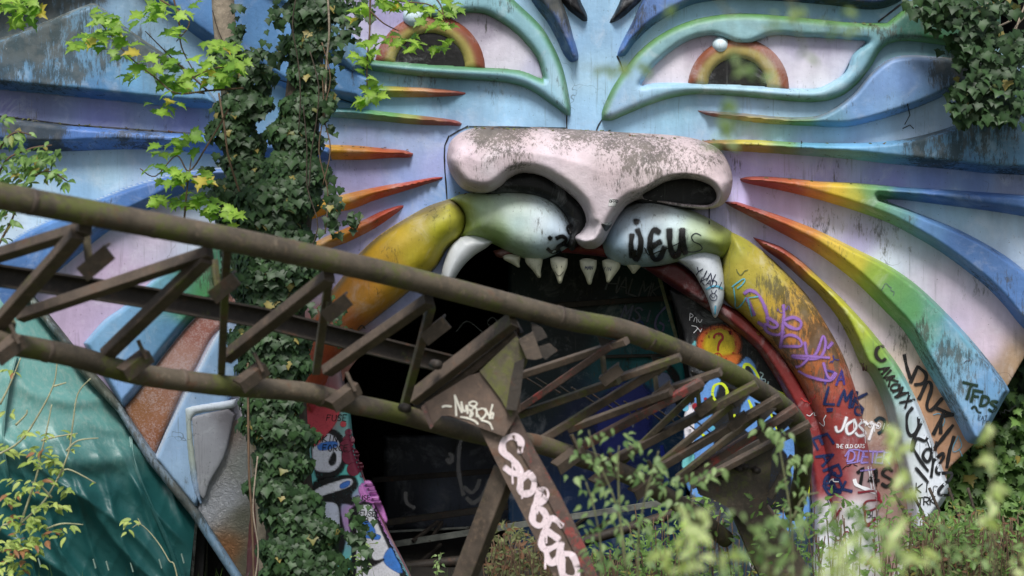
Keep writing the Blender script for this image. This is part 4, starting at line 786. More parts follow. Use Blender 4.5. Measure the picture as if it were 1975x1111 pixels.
fill('graffiti_letter', fac, [(694,1008),(708,1002),(726,1030),(700,1030)], (60, 120, 205)); fill('graffiti_letter', fac, [(752,1055),(764,1072),(778,1104),(766,1106),(738,1082)], (60, 120, 200), res=3); fill('graffiti_letter', fac, [(700,1036),(715,1028),(735,1032),(732,1042),(712,1040)], (60, 120, 205), res=3)
fill('graffiti_outline', fac, [(708,1056),(714,1056),(722,1078),(742,1076),(742,1082),(708,1094)], (18, 18, 22), res=3)
text('graffiti', fac, 'FUSE', 630, 812, 12, 2, BK, adv=.85); text('graffiti', fac, 'KING', 622, 852, 12, 2, BK, adv=.85); text('graffiti', fac, 'FORCE', 622, 870, 12, 2, BK, adv=.85)
text('graffiti', fac, 'FUSE', 686, 966, 9, 1.8, BK, adv=.85, ang=-4); text('graffiti', fac, 'FUSE', 694, 996, 10, 1.8, BK, adv=.8); text('graffiti', fac, 'DB', 696, 1008, 10, 1.8, BK); text('graffiti', fac, 'FUSD', 694, 1022, 10, 1.8, BK); tag_('graffiti', [[(702,1030),(732,1016),(734,1040),(708,1030)]], 1.8, BK)
tag_('graffiti', [[(668,642),(676,634),(682,640),(676,648)],[(690,636),(698,628),(704,634)]], 3, (60, 60, 30))

# ================================================================ INSIDE THE MOUTH
def plane_from(px, pts_depth): pass
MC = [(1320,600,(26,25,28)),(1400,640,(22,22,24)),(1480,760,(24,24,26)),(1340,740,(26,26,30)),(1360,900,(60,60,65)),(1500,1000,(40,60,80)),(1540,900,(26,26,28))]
mur = empty('mural_board', (wx(1440), 16.12, 0), 'black board sprayed with a yellow sun and question mark inside the mouth', 'painted board')
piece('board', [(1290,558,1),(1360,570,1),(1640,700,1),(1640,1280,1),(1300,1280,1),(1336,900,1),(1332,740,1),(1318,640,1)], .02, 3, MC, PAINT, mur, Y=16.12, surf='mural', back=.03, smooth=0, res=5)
def mf(loop, col, name='sprayed_shape', **kw): return fill(name, mur, loop, col, key='mural', **kw)
def ms(lines, w, col, **kw): return strokes('sprayed_line', mur, lines, w, col, key='mural', **kw)
mf(disc(1387,664,46,n=20,ry=40), (200, 90, 40), soft=8); mf(disc(1387,668,36,n=20,ry=40), (215, 190, 30), soft=12)
mf([(1372,690),(1430,680),(1424,705),(1400,712),(1372,705)], (205, 110, 40), soft=8)
for a in range(0, 360, 32): mf(disc(1386 + 33 * math.cos(R(a)), 664 + 31 * math.sin(R(a)), 2.6, n=8), (175, 30, 28), res=2, soft=1)
ms([[(1377,652),(1380,645),(1390,644),(1394,652),(1388,660),(1385,670),(1385,676)]], 5, (170, 28, 28), soft=.2); 
ms([disc(1384,689,8,n=12) + [(1392,689)], [(1384,681),(1384,697)], [(1384,689),(1378,694)], [(1384,689),(1390,694)]], 2, (190, 50, 30), soft=.2)
mf(disc(1415,678,7,n=10), BK, soft=5); mf(disc(1397,695,6,n=10,ry=9), BK, soft=4); mf([(1333,665),(1342,655),(1344,668),(1334,678)], (110, 190, 195), soft=3)
for _ in range(26): 
    x, y = rnd(1345, 1440), rnd(628, 650); mf(disc(x, y, rnd(1.5, 4), n=6, ry=rnd(2, 7)), (130, 22, 22), res=2.5, soft=3)
ms([[(1331,604),(1330,618)],[(1331,604),(1337,609),(1331,613)],[(1338,620),(1342,612),(1344,622)],[(1346,616),(1350,622),(1354,616)],[(1334,628),(1345,632),(1338,642)],[(1345,632),(1352,640)],[(1350,640),(1354,634)]], 1.4, WH, soft=.2)
BL = (100, 150, 215); YG = (205, 225, 50)
mf([(1330,760),(1360,735),(1395,712),(1425,700),(1440,686),(1456,700),(1464,722),(1478,738),(1495,750),(1520,790),(1540,850),(1556,930),(1560,1000),(1500,1030),(1420,960),(1340,960),(1316,900)], BL, soft=4)
mf([(1400,716),(1430,720),(1440,702),(1455,720),(1460,745),(1450,760),(1430,790),(1440,830),(1490,850),(1520,880),(1530,960),(1515,990),(1480,980),(1400,900),(1376,860),(1372,800),(1380,760)], BK, soft=3)
for l in ([(1408,716),(1432,720),(1436,704),(1446,704),(1460,722),(1466,750)],[(1374,756),(1378,744),(1392,740),(1402,752),(1400,768),(1386,776),(1376,768),(1374,758)],[(1402,790),(1424,775),(1430,750)],[(1444,772),(1450,790),(1442,805)],[(1416,800),(1422,815),(1438,800)],[(1462,780),(1485,795),(1500,830)],[(1500,755),(1512,762),(1516,775)],[(1344,830),(1360,845),(1350,860)],[(1388,880),(1420,860),(1440,850)],[(1550,850),(1556,900),(1552,930),(1540,945),(1520,930)],[(1556,900),(1558,960),(1545,985),(1520,1000)],[(1500,960),(1504,990),(1512,1005)]): ms([l], 6, YG, soft=.2)
mf(disc(1387,764,5,n=8), YG, res=2, soft=1)
mf([(1322,790),(1345,770),(1360,790),(1350,830),(1330,860),(1318,830)], (225, 222, 230), soft=3); mf([(1360,820),(1400,800),(1412,830),(1380,850),(1362,845)], (222, 220, 230), soft=3); mf([(1452,802),(1478,790),(1482,812),(1462,826)], (222, 220, 230), soft=3); mf([(1316,885),(1336,872),(1340,890),(1318,905)], (110, 190, 190), soft=3)
for _ in range(16): mf(disc(rnd(1322, 1400), rnd(765, 840), rnd(3, 8), n=7), random.choice([(130, 20, 35), (150, 25, 40), BK, (90, 170, 200)]), res=2.5, soft=2)
mf([(1468,795),(1476,795),(1474,818),(1466,816)], (150, 25, 35), res=3)
ms([[(1466,718),(1472,722),(1468,730),(1476,732),(1474,742)],[(1482,736),(1480,745)]], 3, (150, 175, 175))
ms([[(1414,935),(1420,926),(1424,940)],[(1424,928),(1432,948)],[(1430,930),(1437,950)],[(1412,948),(1424,954),(1436,958)]], 4, WH)
text('sprayed_line', mur, 'IHT', 1450, 1098, 16, 4, (30, 30, 32), key='mural')
mf([(1450,1060),(1520,1065),(1560,1110),(1452,1100)], (205, 210, 220))
# teal boards further in
teal = empty('teal_partition', (wx(1230), 17.6, 0), 'dark teal panelling with faint pale tags behind the upper teeth', 'partition')
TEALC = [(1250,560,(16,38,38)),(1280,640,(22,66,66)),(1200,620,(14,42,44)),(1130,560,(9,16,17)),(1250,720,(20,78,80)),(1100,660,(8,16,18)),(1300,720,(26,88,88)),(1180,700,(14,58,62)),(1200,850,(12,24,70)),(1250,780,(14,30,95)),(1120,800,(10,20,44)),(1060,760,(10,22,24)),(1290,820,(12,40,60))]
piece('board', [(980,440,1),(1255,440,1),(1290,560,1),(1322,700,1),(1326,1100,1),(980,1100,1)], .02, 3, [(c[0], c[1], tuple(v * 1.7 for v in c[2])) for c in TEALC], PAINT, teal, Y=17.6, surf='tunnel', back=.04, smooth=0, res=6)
bar('rail_timber', teal, P(1060, 590, 17.5), P(1300, 574, 17.5), rect(.05, .05), DARKSTEEL); bar('rail_timber', teal, P(1160, 688, 17.5), P(1330, 684, 17.5), rect(.03, .03), DARKSTEEL)
bar('post', teal, P(1262, 500, 17.45), P(1318, 700, 17.45), rect(.028, .03), plain_material('lichen_post', (.30, .33, .20), .8, .5)); bar('post', teal, P(1300, 550, 17.0), P(1332, 760, 17.0), rect(.07, .05), BLACK)
def tf(loop, col, **kw): return fill('sprayed_shape', teal, loop, col, key='tunnel', res=5, **kw)
text('sprayed_line', teal, 'HALMK', 1168, 560, 30, 5, (90, 100, 105), key='tunnel', ang=10, adv=.72, soft=.5); text('sprayed_line', teal, 'MSI', 1198, 612, 26, 5, (95, 105, 130), key='tunnel', ang=12, adv=.8)
strokes('sprayed_line', teal, [[(1284,592),(1268,610),(1264,630),(1275,640),(1280,628),(1272,622)],[(1290,618),(1291,618.5)]], 5, (120, 120, 170), key='tunnel')
strokes('sprayed_line', teal, [[(1215,640),(1235,620),(1245,636),(1258,645)],[(1225,640),(1250,634)]], 4, (30, 70, 140), key='tunnel')
strokes('sprayed_line', teal, [[(1040,640),(1030,600),(1050,590),(1070,620)],[(940,620),(950,612),(958,622),(948,632),(940,622)],[(880,640),(900,620),(930,640)]], 3, (45, 55, 55), key='tunnel')
tf([(1262,732),(1275,716),(1292,722),(1298,742),(1285,756),(1265,754)], (150, 160, 200)); tf([(1280,700),(1310,720),(1316,790),(1290,790),(1300,745)], (8, 8, 10)); tf([(1180,740),(1230,730),(1262,760),(1250,860),(1180,900),(1140,800)], (20, 38, 140), soft=14); tf([(1278,800),(1300,775),(1308,800),(1290,815)], (120, 140, 190)); tf([(1218,812),(1226,815),(1222,828),(1216,824)], (150, 160, 190)); strokes('sprayed_line', teal, [[(1276,860),(1282,900),(1286,930)]], 9, (30, 60, 190), key='tunnel')
# pale sprayed wall deep on the left
pw = empty('inner_wall_board', (wx(900), 19.5, 0), 'dim grey board with black scrawls deep inside the mouth', 'painted board')
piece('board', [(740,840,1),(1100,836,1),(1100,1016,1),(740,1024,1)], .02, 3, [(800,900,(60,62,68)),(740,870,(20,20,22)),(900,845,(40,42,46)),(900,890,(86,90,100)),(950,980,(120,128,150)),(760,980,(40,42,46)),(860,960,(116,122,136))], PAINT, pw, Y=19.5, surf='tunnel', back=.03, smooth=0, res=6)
strokes('sprayed_line', pw, [[(886,860),(894,840),(908,836)],[(886,862),(884,900),(888,930),(894,955)],[(895,940),(910,950),(920,940),(925,925)],[(900,960),(912,970),(930,955),(945,925)],[(866,875),(872,880),(868,892),(862,885)],[(782,950),(785,970),(800,980)]], 8, (12, 12, 15), key='tunnel')
# the far stretch of track in the tunnel
it = empty('inner_track', (wx(900), 17.4, 0), 'dark stretch of coaster track lying low inside the open mouth', 'roller coaster track')
GREYW = plain_material('grey_beam', (.16, .17, .15), .7, .4, 8)
bar('beam', it, P(745, 1052, 17.6), P(1330, 962, 17.0), rect(.035, .055), GREYW)
bar('beam', it, P(745, 1008, 17.9), P(1330, 930, 17.6), rect(.05, .06), DARKSTEEL)
bar('beam', it, P(740, 1026, 17.8), P(1100, 1008, 17.6), rect(.03, .02), GREYW)
bar('beam', it, P(720, 926, 18.6), P(1000, 905, 18.2), rect(.04, .05), DARKSTEEL)
tube('rail', it, [P(740, 1098, 17.2), P(900, 1080, 17.1), P(1050, 1062, 17.0), P(1180, 1028, 16.9), P(1330, 980, 16.8)], .045, DARKSTEEL)
for (a, b) in (((796,1044),(845,1006)),((828,1045),(852,1008)),((888,1032),(930,1005)),((810,1085),(850,1050)),((960,1020),(1010,990)),((970,1022),(1030,990)),((1100,1020),(1190,950)),((1120,1040),(1240,960)),((1040,1040),(1120,990))):
    bar('strut', it, P(*a, 17.5), P(*b, 17.7), rect(.03, .03), DARKSTEEL)
for i in range(7): bar('beam', it, P(745 + i*8, 1111 - i * 2, 17.4 + i * .2), P(1330, 1060 - i * 12, 17.4 + i * .2), rect(.02, .03), DARKSTEEL)
# ================================================================ TARPAULIN
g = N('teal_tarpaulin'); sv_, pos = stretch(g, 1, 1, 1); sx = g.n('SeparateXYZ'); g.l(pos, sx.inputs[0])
dust_light = g.thr(g.math('ADD', sx.outputs[2], g.math('MULTIPLY', g.noise(2.2, 4, .6, pos), .5)), 1.15, 1.75)   # pale dust plus sky light painted into the upper slope
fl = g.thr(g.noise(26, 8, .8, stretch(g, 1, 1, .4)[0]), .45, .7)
c_ = g.mix(dust_light, (.012, .085, .085), (.12, .30, .28)); c_ = g.mix(g.math('MULTIPLY', fl, g.math('MULTIPLY', dust_light, .55)), c_, (.34, .42, .38))
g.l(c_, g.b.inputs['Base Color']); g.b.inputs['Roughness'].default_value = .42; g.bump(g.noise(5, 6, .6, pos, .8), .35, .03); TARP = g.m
tp = empty('tarpaulin', (wx(150), 15.8, 0), 'teal tarpaulin tent wall hanging in folds at lower left', 'tarpaulin')
def tarpY(px, py):
    """tied behind the edge strip, coming forward and down like a tent roof, then falling nearly plumb"""
    d = (px - 10) * -.808 + (py - 500) * .59
    if d < 0: return 16.06 + min(.3, -d * .012)
    k = 1 if py < 850 else max(.45, 1 - (py - 850) / 480.0)
    return 16.06 - .62 * (1 - math.exp(-d / 115)) * k
def tarp_sheet(name, x0, y0, y1):
    nx, ny = 180, 200; V, F = [], []
    for j in range(ny):
        for i in range(nx):
            u, v = i / (nx - 1), j / (ny - 1); py = y0 + (y1 - y0) * v
            xr = (10 + (py - 500) * .731 + 26) if py < 850 else (292 + (py - 850) * .9 if py < 950 else 382 - (py - 950) * .1)
            px = x0 + (xr - x0) * u; f = 0
            for (ax, ay, ph, wl, am) in ((.82, -.57, 0.4, 96, .085), (.90, -.43, 1.9, 61, .05), (.70, -.71, 3.1, 143, .10), (.97, .2, 2.2, 47, .008), (.6, -.8, .9, 33, .006)):
                t = (px * ax + py * ay) + 18 * math.sin((px * ay - py * ax) * .012 + ph)
                f += am * (1 - abs(math.sin(t / wl * math.pi + ph))) ** 1.9
            f *= .12 + .88 * min(1, max(0, (py - 820) / 130))
            for (cx, cy, rx, ry, am) in ((150, 765, 110, 16, .05), (160, 880, 150, 26, .09), (230, 820, 80, 14, .04), (50, 850, 90, 22, .04), (100, 950, 160, 24, .04)):
                sag = (px - cx) / rx; yy = (py - cy + 26 * sag * sag - 8) / ry; f += am * math.exp(-sag * sag) * math.exp(-yy * yy)
            V.append(P(px, py, tarpY(px, py) - f * (1 if u < .93 else (1 - u) / .07)))
    for j in range(ny - 1):
        for i in range(nx - 1): a = j * nx + i; F.append((a, a + nx, a + nx + 1, a + 1))
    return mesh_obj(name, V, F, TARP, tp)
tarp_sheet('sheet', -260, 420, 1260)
def tpath(pts, name, w):
    V, F = [], []
    sp = catmull(pts, 10)
    for i, (x, y) in enumerate(sp):
        for s in (-1, -.35, 0, .35, 1): V.append(P(x + s * w, y, tarpY(x, y) - .05 - (.05 if abs(s) < .5 and s != 0 else .02 if s == 0 else -.06)))
    for i in range(len(sp) - 1):
        for k in range(4): a = i * 5 + k; F.append((a, a + 5, a + 6, a + 1))
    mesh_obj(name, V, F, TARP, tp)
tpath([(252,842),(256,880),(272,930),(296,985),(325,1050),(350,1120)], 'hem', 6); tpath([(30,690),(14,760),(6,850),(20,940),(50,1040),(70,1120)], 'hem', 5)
for (x, y) in ((74,1086),(180,1088),(205,1092),(252,1095),(307,1088),(350,1078)):
    bar('clip', tp, P(x, y - 10, tarpY(x, y) - .1), P(x + 5, y + 8, tarpY(x, y) - .1), rect(.03, .01), plain_material('clear_tape', (.25, .35, .30), .3, .1))
pst = empty('door_post', (wx(395), 16.3, 0), 'dark post with a chipped white edge between the tarpaulin and the facade edge', 'post')
bar('post', pst, P(402, 860, 16.25), P(378, 1190, 16.25), rect(.10, .08), BLACK); bar('post_edge', pst, P(390, 870, 16.18), P(364, 1190, 16.18), rect(.014, .02), plain_material('chipped_white', (.4, .4, .38), .6, .8, 14))
box('gap_shade_panel', None, wx(380), wx(470), 16.55, 16.6, -.1, wz(930), BLACK, kind='structure')  # black panel painted as the shade in the gap beside the post

# ================================================================ TREES, IVY
def trunk_tree(name, pts, rads, mat, label, base, cat='tree'):
    t = empty(name, base, label, cat); tube('trunk', t, pts, rads, mat, n=18, sub=8); return t
tA = trunk_tree('ivy_tree', [P(600, -420, 14.6), P(597, 0, 14.6), P(575, 300, 14.6), P(545, 650, 14.6), P(560, 1000, 14.6), Vector((wx(575, 14.6), 14.6, -.1))], [.10, .12, .14, .16, .18, .24], BARKD, 'thick ivy covered tree trunk standing right of the pale trunk', (wx(570, 14.6), 14.6, 0))
tB = trunk_tree('pale_tree', [P(425, -420, 14.9), P(430, 0, 14.9), P(446, 130, 14.9), P(458, 300, 14.9), P(490, 650, 14.9), P(530, 1000, 14.9), Vector((wx(545, 14.9), 14.9, -.1))], [.075, .085, .09, .10, .12, .14, .17], BARK, 'slender tree with bare pale bark at the top left', (wx(545, 14.9), 14.9, 0))
def ivy_on(label, spine, n, base, Y, seed, dens=1, extra=(), name='ivy', size=(.034, .074), bulge=.0, group=None):
    random.seed(seed); t = empty(name, base, label, 'climbing plant', group); M = []
    ys = [s[0] for s in spine]; xl = [s[1] for s in spine]; xr = [s[2] for s in spine]
    tot = 0
    for i in range(n):
        py = rnd(ys[0], ys[-1]); l = np.interp(py, ys, xl); r = np.interp(py, ys, xr)
        l += 14 * math.sin(py * .045) + 9 * math.sin(py * .11 + 2); r += 13 * math.sin(py * .038 + 1) + 10 * math.sin(py * .1)
        a = rnd(-1.5, 1.5); cx = (l + r) / 2; hw = (r - l) / 2; dp = hw * Y * K
        sh = random.choice((1, 1, .96, .9, .8)); px = cx + hw * math.sin(a) * sh * rnd(.97, 1.06)
        yy = Y - .05 - dp * math.cos(a) * sh * .85 - rnd(0, .06)
        s = rnd(*size) * random.choice((1, 1, 1.1, .85, .55))
        nrm = Vector((math.sin(a) * .9 + rnd(-.35, .35), -math.cos(a) * .9 - .35 + rnd(-.3, .3), rnd(-.1, .75)))
        tip = Vector((math.sin(a) * .4 + rnd(-.5, .5), -.2, -1))
        M.append(orient(P(px, py, yy), nrm, tip, s, rnd(.9, 1.15)))
    for (cx, cy, rx, ry, k) in extra:
        for i in range(k):
            u, v = random.gauss(0, .5), random.gauss(0, .5)
            M.append(orient(P(cx + u * rx, cy + v * ry, Y - .25 + rnd(-.12, .12)), (rnd(-.5, .5), -1, rnd(-.2, .8)), (rnd(-.6, .6), -.1, -1), rnd(*size), rnd(.9, 1.1)))
    leaves(t, 'ivy', M, ('ivy', 'ivy_mass')); return t
iv1 = ivy_on('dense dark green ivy climbing the thick middle trunk to the top edge', [(-120, 560, 650), (0, 550, 640), (50, 552, 638), (120, 572, 630), (190, 545, 624), (260, 536, 624), (330, 498, 616), (420, 462, 604), (520, 460, 594), (620, 462, 590), (700, 462, 584), (780, 474, 580), (870, 484, 590), (950, 498, 608), (1020, 506, 634), (1111, 522, 690), (1250, 530, 710)], 9800, (wx(570, 14.2), 14.2, 0), 14.6, 11,
   extra=[(680,15,40,22,34),(665,55,34,30,34),(640,95,24,40,24),(636,200,18,60,30),(535,25,20,30,26),(640,600,30,40,20),(640,400,18,60,40),(676,425,16,24,14),(690,1030,30,50,50)])
iv2 = ivy_on('ivy climbing the slender pale trunk behind the maple twigs', [(95, 418, 500), (150, 425, 520), (220, 418, 500), (300, 425, 520), (400, 420, 520), (520, 440, 540), (650, 450, 560)], 3000, (wx(460, 14.6), 14.6, 0), 14.85, 12, extra=[(455,15,12,10,7),(458,55,10,20,12),(452,80,12,14,10),(500,110,40,24,40),(540,100,20,15,12),(480,200,40,30,40),(410,340,18,60,18)])
for (pts, par, r, m) in (([P(632, -10, 14.25), P(635, 60, 14.25), P(630, 120, 14.3), P(628, 180, 14.3)], iv1, .008, BARK), ([P(422, 180, 14.6), P(432, 240, 14.5), P(440, 300, 14.5), P(455, 350, 14.5), P(465, 380, 14.5)], iv2, .008, TWIG), ([P(478, 700, 14.35), P(480, 900, 14.3), P(486, 1000, 14.3), P(490, 1130, 14.3)], iv1, .009, TWIG), ([P(497, 880, 14.35), P(488, 980, 14.3), P(498, 1060, 14.3), P(490, 1130, 14.3)], iv1, .006, BARK),
    ([P(410, 20, 14.8), P(418, 50, 14.79), P(430, 80, 14.79), P(445, 110, 14.8)], iv2, .004, BARKD)):
    tube('vine_stem', par, pts, r, m, n=6)
random.seed(21)
for k in range(5):
    y0 = rnd(-40, 800); y1 = y0 + rnd(140, 320); x = rnd(560, 620) if y0 < 250 else rnd(480, 600)
    tube('vine_stem', iv1, [P(x + rnd(-14, 14) + 12 * math.sin(q * 3), y0 + (y1 - y0) * q, 14.31 - rnd(0, .03)) for q in (0, .25, .5, .75, 1)], .005, random.choice((BARKD, TWIG)), n=5, sub=4)
# pale bare shoot crossing between the maple and the ivy
# ================================================================ COASTER TRACK
trk = empty('coaster_track', (-.6, 10.5, 0), 'rusty brown tubular coaster track sweeping down from left towards the mouth', 'roller coaster track')
AX = [(-900,262,7.6),(-600,292,7.95),(-350,320,8.35),(-140,350,8.7),(0,378,9.0),(250,425,9.4),(500,473,9.85),(750,528,10.4),(960,581,10.9),(1100,617,11.25),(1200,636,11.5),(1302,673,11.8),(1405,717,12.1),(1460,750,12.4),(1505,780,12.7),(1533,808,12.95),(1547,840,13.25),(1550,880,13.5),(1545,930,13.8),(1530,990,14.2)]
BX = [(-900,560,8.4),(-600,585,8.8),(-350,608,9.15),(-140,632,9.5),(0,660,9.8),(137,686,10.1),(259,720,10.35),(407,741,10.65),(480,747,10.8),(591,757,11.0),(665,776,11.15),(757,795,11.3),(924,838,11.65),(1034,856,11.9),(1089,873,12.0),(1163,897,12.15),(1219,920,12.3),(1270,948,12.5),(1330,985,12.8),(1400,1040,13.2)]
CX = [(-900,420,8.8),(-600,447,9.2),(-350,475,9.55),(-140,505,9.9),(0,532,10.2),(195,560,10.6),(308,578,10.8),(500,612,11.2),(634,645,11.5),(788,683,11.8),(880,706,12.0)]
def at3(T, px):
    xs_ = [t[0] for t in T]; return P(px, np.interp(px, xs_, [t[1] for t in T]), np.interp(px, xs_, [t[2] for t in T]))
RA, RB = .062, .057
tube('rail', trk, [P(*t) for t in AX], RA, STEEL_MOSS, n=22, sub=8); tube('rail', trk, [P(*t) for t in BX], RB, STEEL_MOSS, n=22, sub=8)
cpts = [P(*t) for t in CX]
for i in range(len(cpts) - 1): 
    V, F = bar_geo(cpts[i], cpts[i + 1], channel(.07, .115, .012), roll=180); mesh_obj('spine_channel', V, F, DARKSTEEL, trk, smooth=False)
def strut(a, b, da, db, w=.05, h=.05, mat=None, roll=0, sec=None, name='strut'):
    pa, pb = P(*a, da), P(*b, db); return bar(name, trk, pa, pb, sec or rect(w, h), mat or STEEL, roll=roll)
ST = [((165,440),(-60,510),9.35,10.2,.055),((150,452),(-26,650),9.35,9.9,.058),((405,487),(38,610),9.75,10.1,.055),((398,498),(205,684),9.75,10.25,.060),
      ((635,533),(436,690),10.2,10.75,.060),((828,578),(630,716),10.65,11.1,.058)]
ST += [((-80,410),(-262,618),9.0,9.35,.058),((-70,405),(-440,560),9.0,9.5,.055),((-320,370),(-500,592),8.6,9.0,.058),((-560,340),(-740,572),8.2,8.6,.058)]
for a, b, da, db, w in ST: strut(a, b, da, db, .07, w, roll=16)
for a, b, da, db, w in (((438,475),(427,716),9.85,10.7,.040),((634,540),(610,716),10.3,11.0,.042),((832,590),(780,782),10.7,11.3,.042),((20,620),(14,660),9.85,9.9,.05)): strut(a, b, da, db, w, .05, STEEL_MOSS)
def bracket(x, y, d, s=1.0, ang=-38, post=True, L=.165):
    """short angle plate on a drop leg, bolted between rail and cross tie"""
    t = trk; c = P(x, y, d); dx = Vector((math.cos(R(-ang)), -.25, math.sin(R(-ang)))).normalized()
    if post: bar('bracket_leg', t, P(x - 22*s, y - 52*s, d + .04), P(x - 16*s, y + 6*s, d + .02), rect(.035*s, .02), MOSSY)
    bar('bracket', t, c - dx * L * .5 * s, c + dx * L * .5 * s, angle_sec(.075*s, .075*s, .012), STEEL, roll=15)
for x, y, d, s in ((190,505,9.5,1.1),(436,553,9.95,1.0),(652,593,10.4,1.0),(842,636,10.8,1.0),(1180,722,11.6,.85),(1280,755,11.9,.8),(1362,784,12.1,.8),(1424,812,12.35,.8),(1478,836,12.6,.7)): bracket(x, y, d, s)
for x, y, d in ((16,668,9.7),(262,698,10.2),(486,722,10.65),(664,760,11.0),(1098,880,11.9),(1170,912,12.05),(1246,930,12.3)):
    bar('bracket_leg', trk, P(x + 4, y - 42, d), P(x + 20, y - 6, d + .01), rect(.045, .02), STEEL)
    bar('bracket', trk, P(x - 26, y + 24, d - .02), P(x + 24, y - 14, d + .06), angle_sec(.075, .07, .012), STEEL, roll=15)
def ring(T, px, r, name='weld_seam', w=.012, m=None):
    a = at3(T, px - 3); b = at3(T, px + 3); c = (a + b) / 2; d = (b - a).normalized() * w
    V, F = tube_geo([c - d * 1.0, c - d * .6, c + d * .6, c + d], [r * .99, r, r, r * .99], 20); mesh_obj(name, V, F, m or STEEL, trk)
for px in (60, 300, 560, 820, 1075, 1250, 1400): ring(AX, px, RA * 1.035)
for px in (90, 350, 620, 900, 1130): ring(BX, px, RB * 1.035)
# ties of the far right stretch
TI = [((1010,722),(1176,668),11.9,11.4,.048,0),((1000,790),(1154,684),12.0,11.45,.050,2),((996,802),(1162,744),12.05,11.6,.050,1),((1186,732),(1280,700),11.7,11.55,.048,0),((1042,850),(1256,720),12.0,11.6,.056,0),
      ((1098,828),(1262,768),12.15,11.8,.05,0),((1298,748),(1358,728),11.95,11.8,.05,0),((1068,890),(1325,752),12.05,11.8,.058,2),((1200,892),(1328,770),12.3,12.0,.046,1),((1164,898),(1430,757),12.25,12.05,.060,0),
      ((1260,905),(1392,796),12.5,12.3,.046,1),((1270,903),(1476,783),12.45,12.3,.058,0),((1306,922),(1436,820),12.7,12.5,.044,1),((1312,928),(1508,804),12.7,12.55,.058,2),((1345,930),(1532,832),12.9,12.8,.05,0)]
for a, b, da, db, w, k in TI:
    L_ = math.hypot(b[0]-a[0], b[1]-a[1]); e_ = ((b[0]-a[0])/L_, (b[1]-a[1])/L_); b = (b[0] + e_[0]*34, b[1] + e_[1]*34)
    strut(a, b, da, db + .02,   .055, w * .84, (STEEL, STEEL_MOSS, STEEL_RED)[k], roll=22)
for i in range(11):   # thin stays that cross behind the ties
    x = 1000 + i * 34; strut((x, 700 + i * 9 + 20), (x + 46, 722 + i * 10 + 26), 12.35, 12.45, .010, .010, DARKSTEEL)
for (x, y, d) in ((1172,662,11.45),(1276,700,11.75),(1352,730,11.95),(1425,762,12.15),(1476,790,12.4),(1510,812,12.6)):
    V_ = [P(x - 20, y - 14, d + .05), P(x + 22, y - 2, d + .05), P(x - 6, y + 26, d + .05)]; V_ += [q + Vector((0, .04, 0)) for q in V_]
    mesh_obj('gusset', V_, [(2, 1, 0), (3, 4, 5), (0, 1, 4, 3), (1, 2, 5, 4), (2, 0, 3, 5)], DARKSTEEL, trk, smooth=False)
# twin beams over the column head, end plates and bolts
strut((990,617), (796,768), 11.0, 11.4, .06, .085, STEEL, roll=22, name='cross_beam'); strut((996,645), (822,783), 11.05, 11.42, .018, .05, STEEL, name='cross_beam')
strut((1000,630), (805,786), 11.16, 11.5, .05, .08, DARKSTEEL, name='cross_beam')
for (x, y) in ((836,702),(776,786),(985,636),(1000,660)): tube('bolt', trk, [P(x, y, 11.2), P(x + 9, y + 2, 11.1)], .028, DARKSTEEL, n=8, sub=2)
# main support column
colm = empty('support_column', (wx(1262, 11.3), 11.3, 0), 'brown steel support column tagged in pink white letters, leaning under the track', 'support column')
def slab(name, par, poly, Y, th, mat, surf=None, dY=None):
    """solid plate: pixel outline at distance Y, th thick"""
    n = len(poly); dY = dY or [0] * n
    f = [P(x, y, Y + d) for (x, y), d in zip(poly, dY)]; b = [q + Vector((0, th, 0)) for q in f]
    V = f + b; F = [tuple(range(n - 1, -1, -1)), tuple(range(n, 2 * n))] + [(i, (i+1) % n, (i+1) % n + n, i + n) for i in range(n)]
    if surf: add_surf(surf, V, F)
    return mesh_obj(name, V, F, mat, par, smooth=False)
COLF = steel_material('column_brown_paint', (.125, .088, .068), .05, bump=.25)
slab('gusset_plate', colm, [(830,826),(812,784),(822,776),(905,725),(935,716),(1000,700),(1004,790),(972,842),(924,824),(868,802),(852,802),(838,816)], 11.02, .05, COLF, 'column')
slab('column', colm, [(904,742),(968,742),(1034,874),(1082,959),(1126,1048),(1152,1111),(1290,1420),(1215,1420),(1063,1103),(1022,1018),(972,922),(924,824)], 11.06, .16, COLF, 'column')
slab('column_side', colm, [(962,742),(996,806),(1034,874),(1082,959),(1126,1048),(1152,1111),(1290,1420),(1265,1420),(1128,1111),(1100,1050),(1056,962),(1008,880),(968,802)], 11.045, .05, STEEL_RED, 'column')
slab('gusset_cover', colm, [(925,716),(996,648),(1006,662),(1020,690),(1008,720),(998,765),(986,806),(966,770),(950,748)], 11.0, .07, MOSSY, 'column')
slab('gusset_rib', colm, [(992,700),(1012,690),(1004,760),(996,792),(976,790),(984,740)], 10.96, .05, DARKSTEEL)
slab('cap_box', colm, [(1000,655),(1028,640),(1046,690),(1032,694),(1016,692)], 10.93, .10, STEEL); slab('cap_box', colm, [(1030,672),(1060,662),(1076,676),(1052,694)], 11.0, .08, DARKSTEEL); slab('cap_box', colm, [(1024,622),(1046,632),(1056,650),(1030,662)], 11.05, .1, DARKSTEEL)
bar('brace', colm, P(976, 905, 11.2), P(780, 1420, 11.6), rect(.085, .12), STEEL, roll=0); slab('flange', colm, [(812,786),(820,782),(836,822),(830,828)], 10.98, .08, STEEL_RED)
def ct(lines, w, col, **kw): return strokes('graffiti', colm, lines, w, col, key='column', **kw)
PKW = (240, 222, 228)
ct([[(1003,872),(1004,850),(990,842),(972,850),(970,870),(988,886),(1000,902),(1002,912),(988,912),(974,902)]], 14, PKW, soft=.15, drips=4)
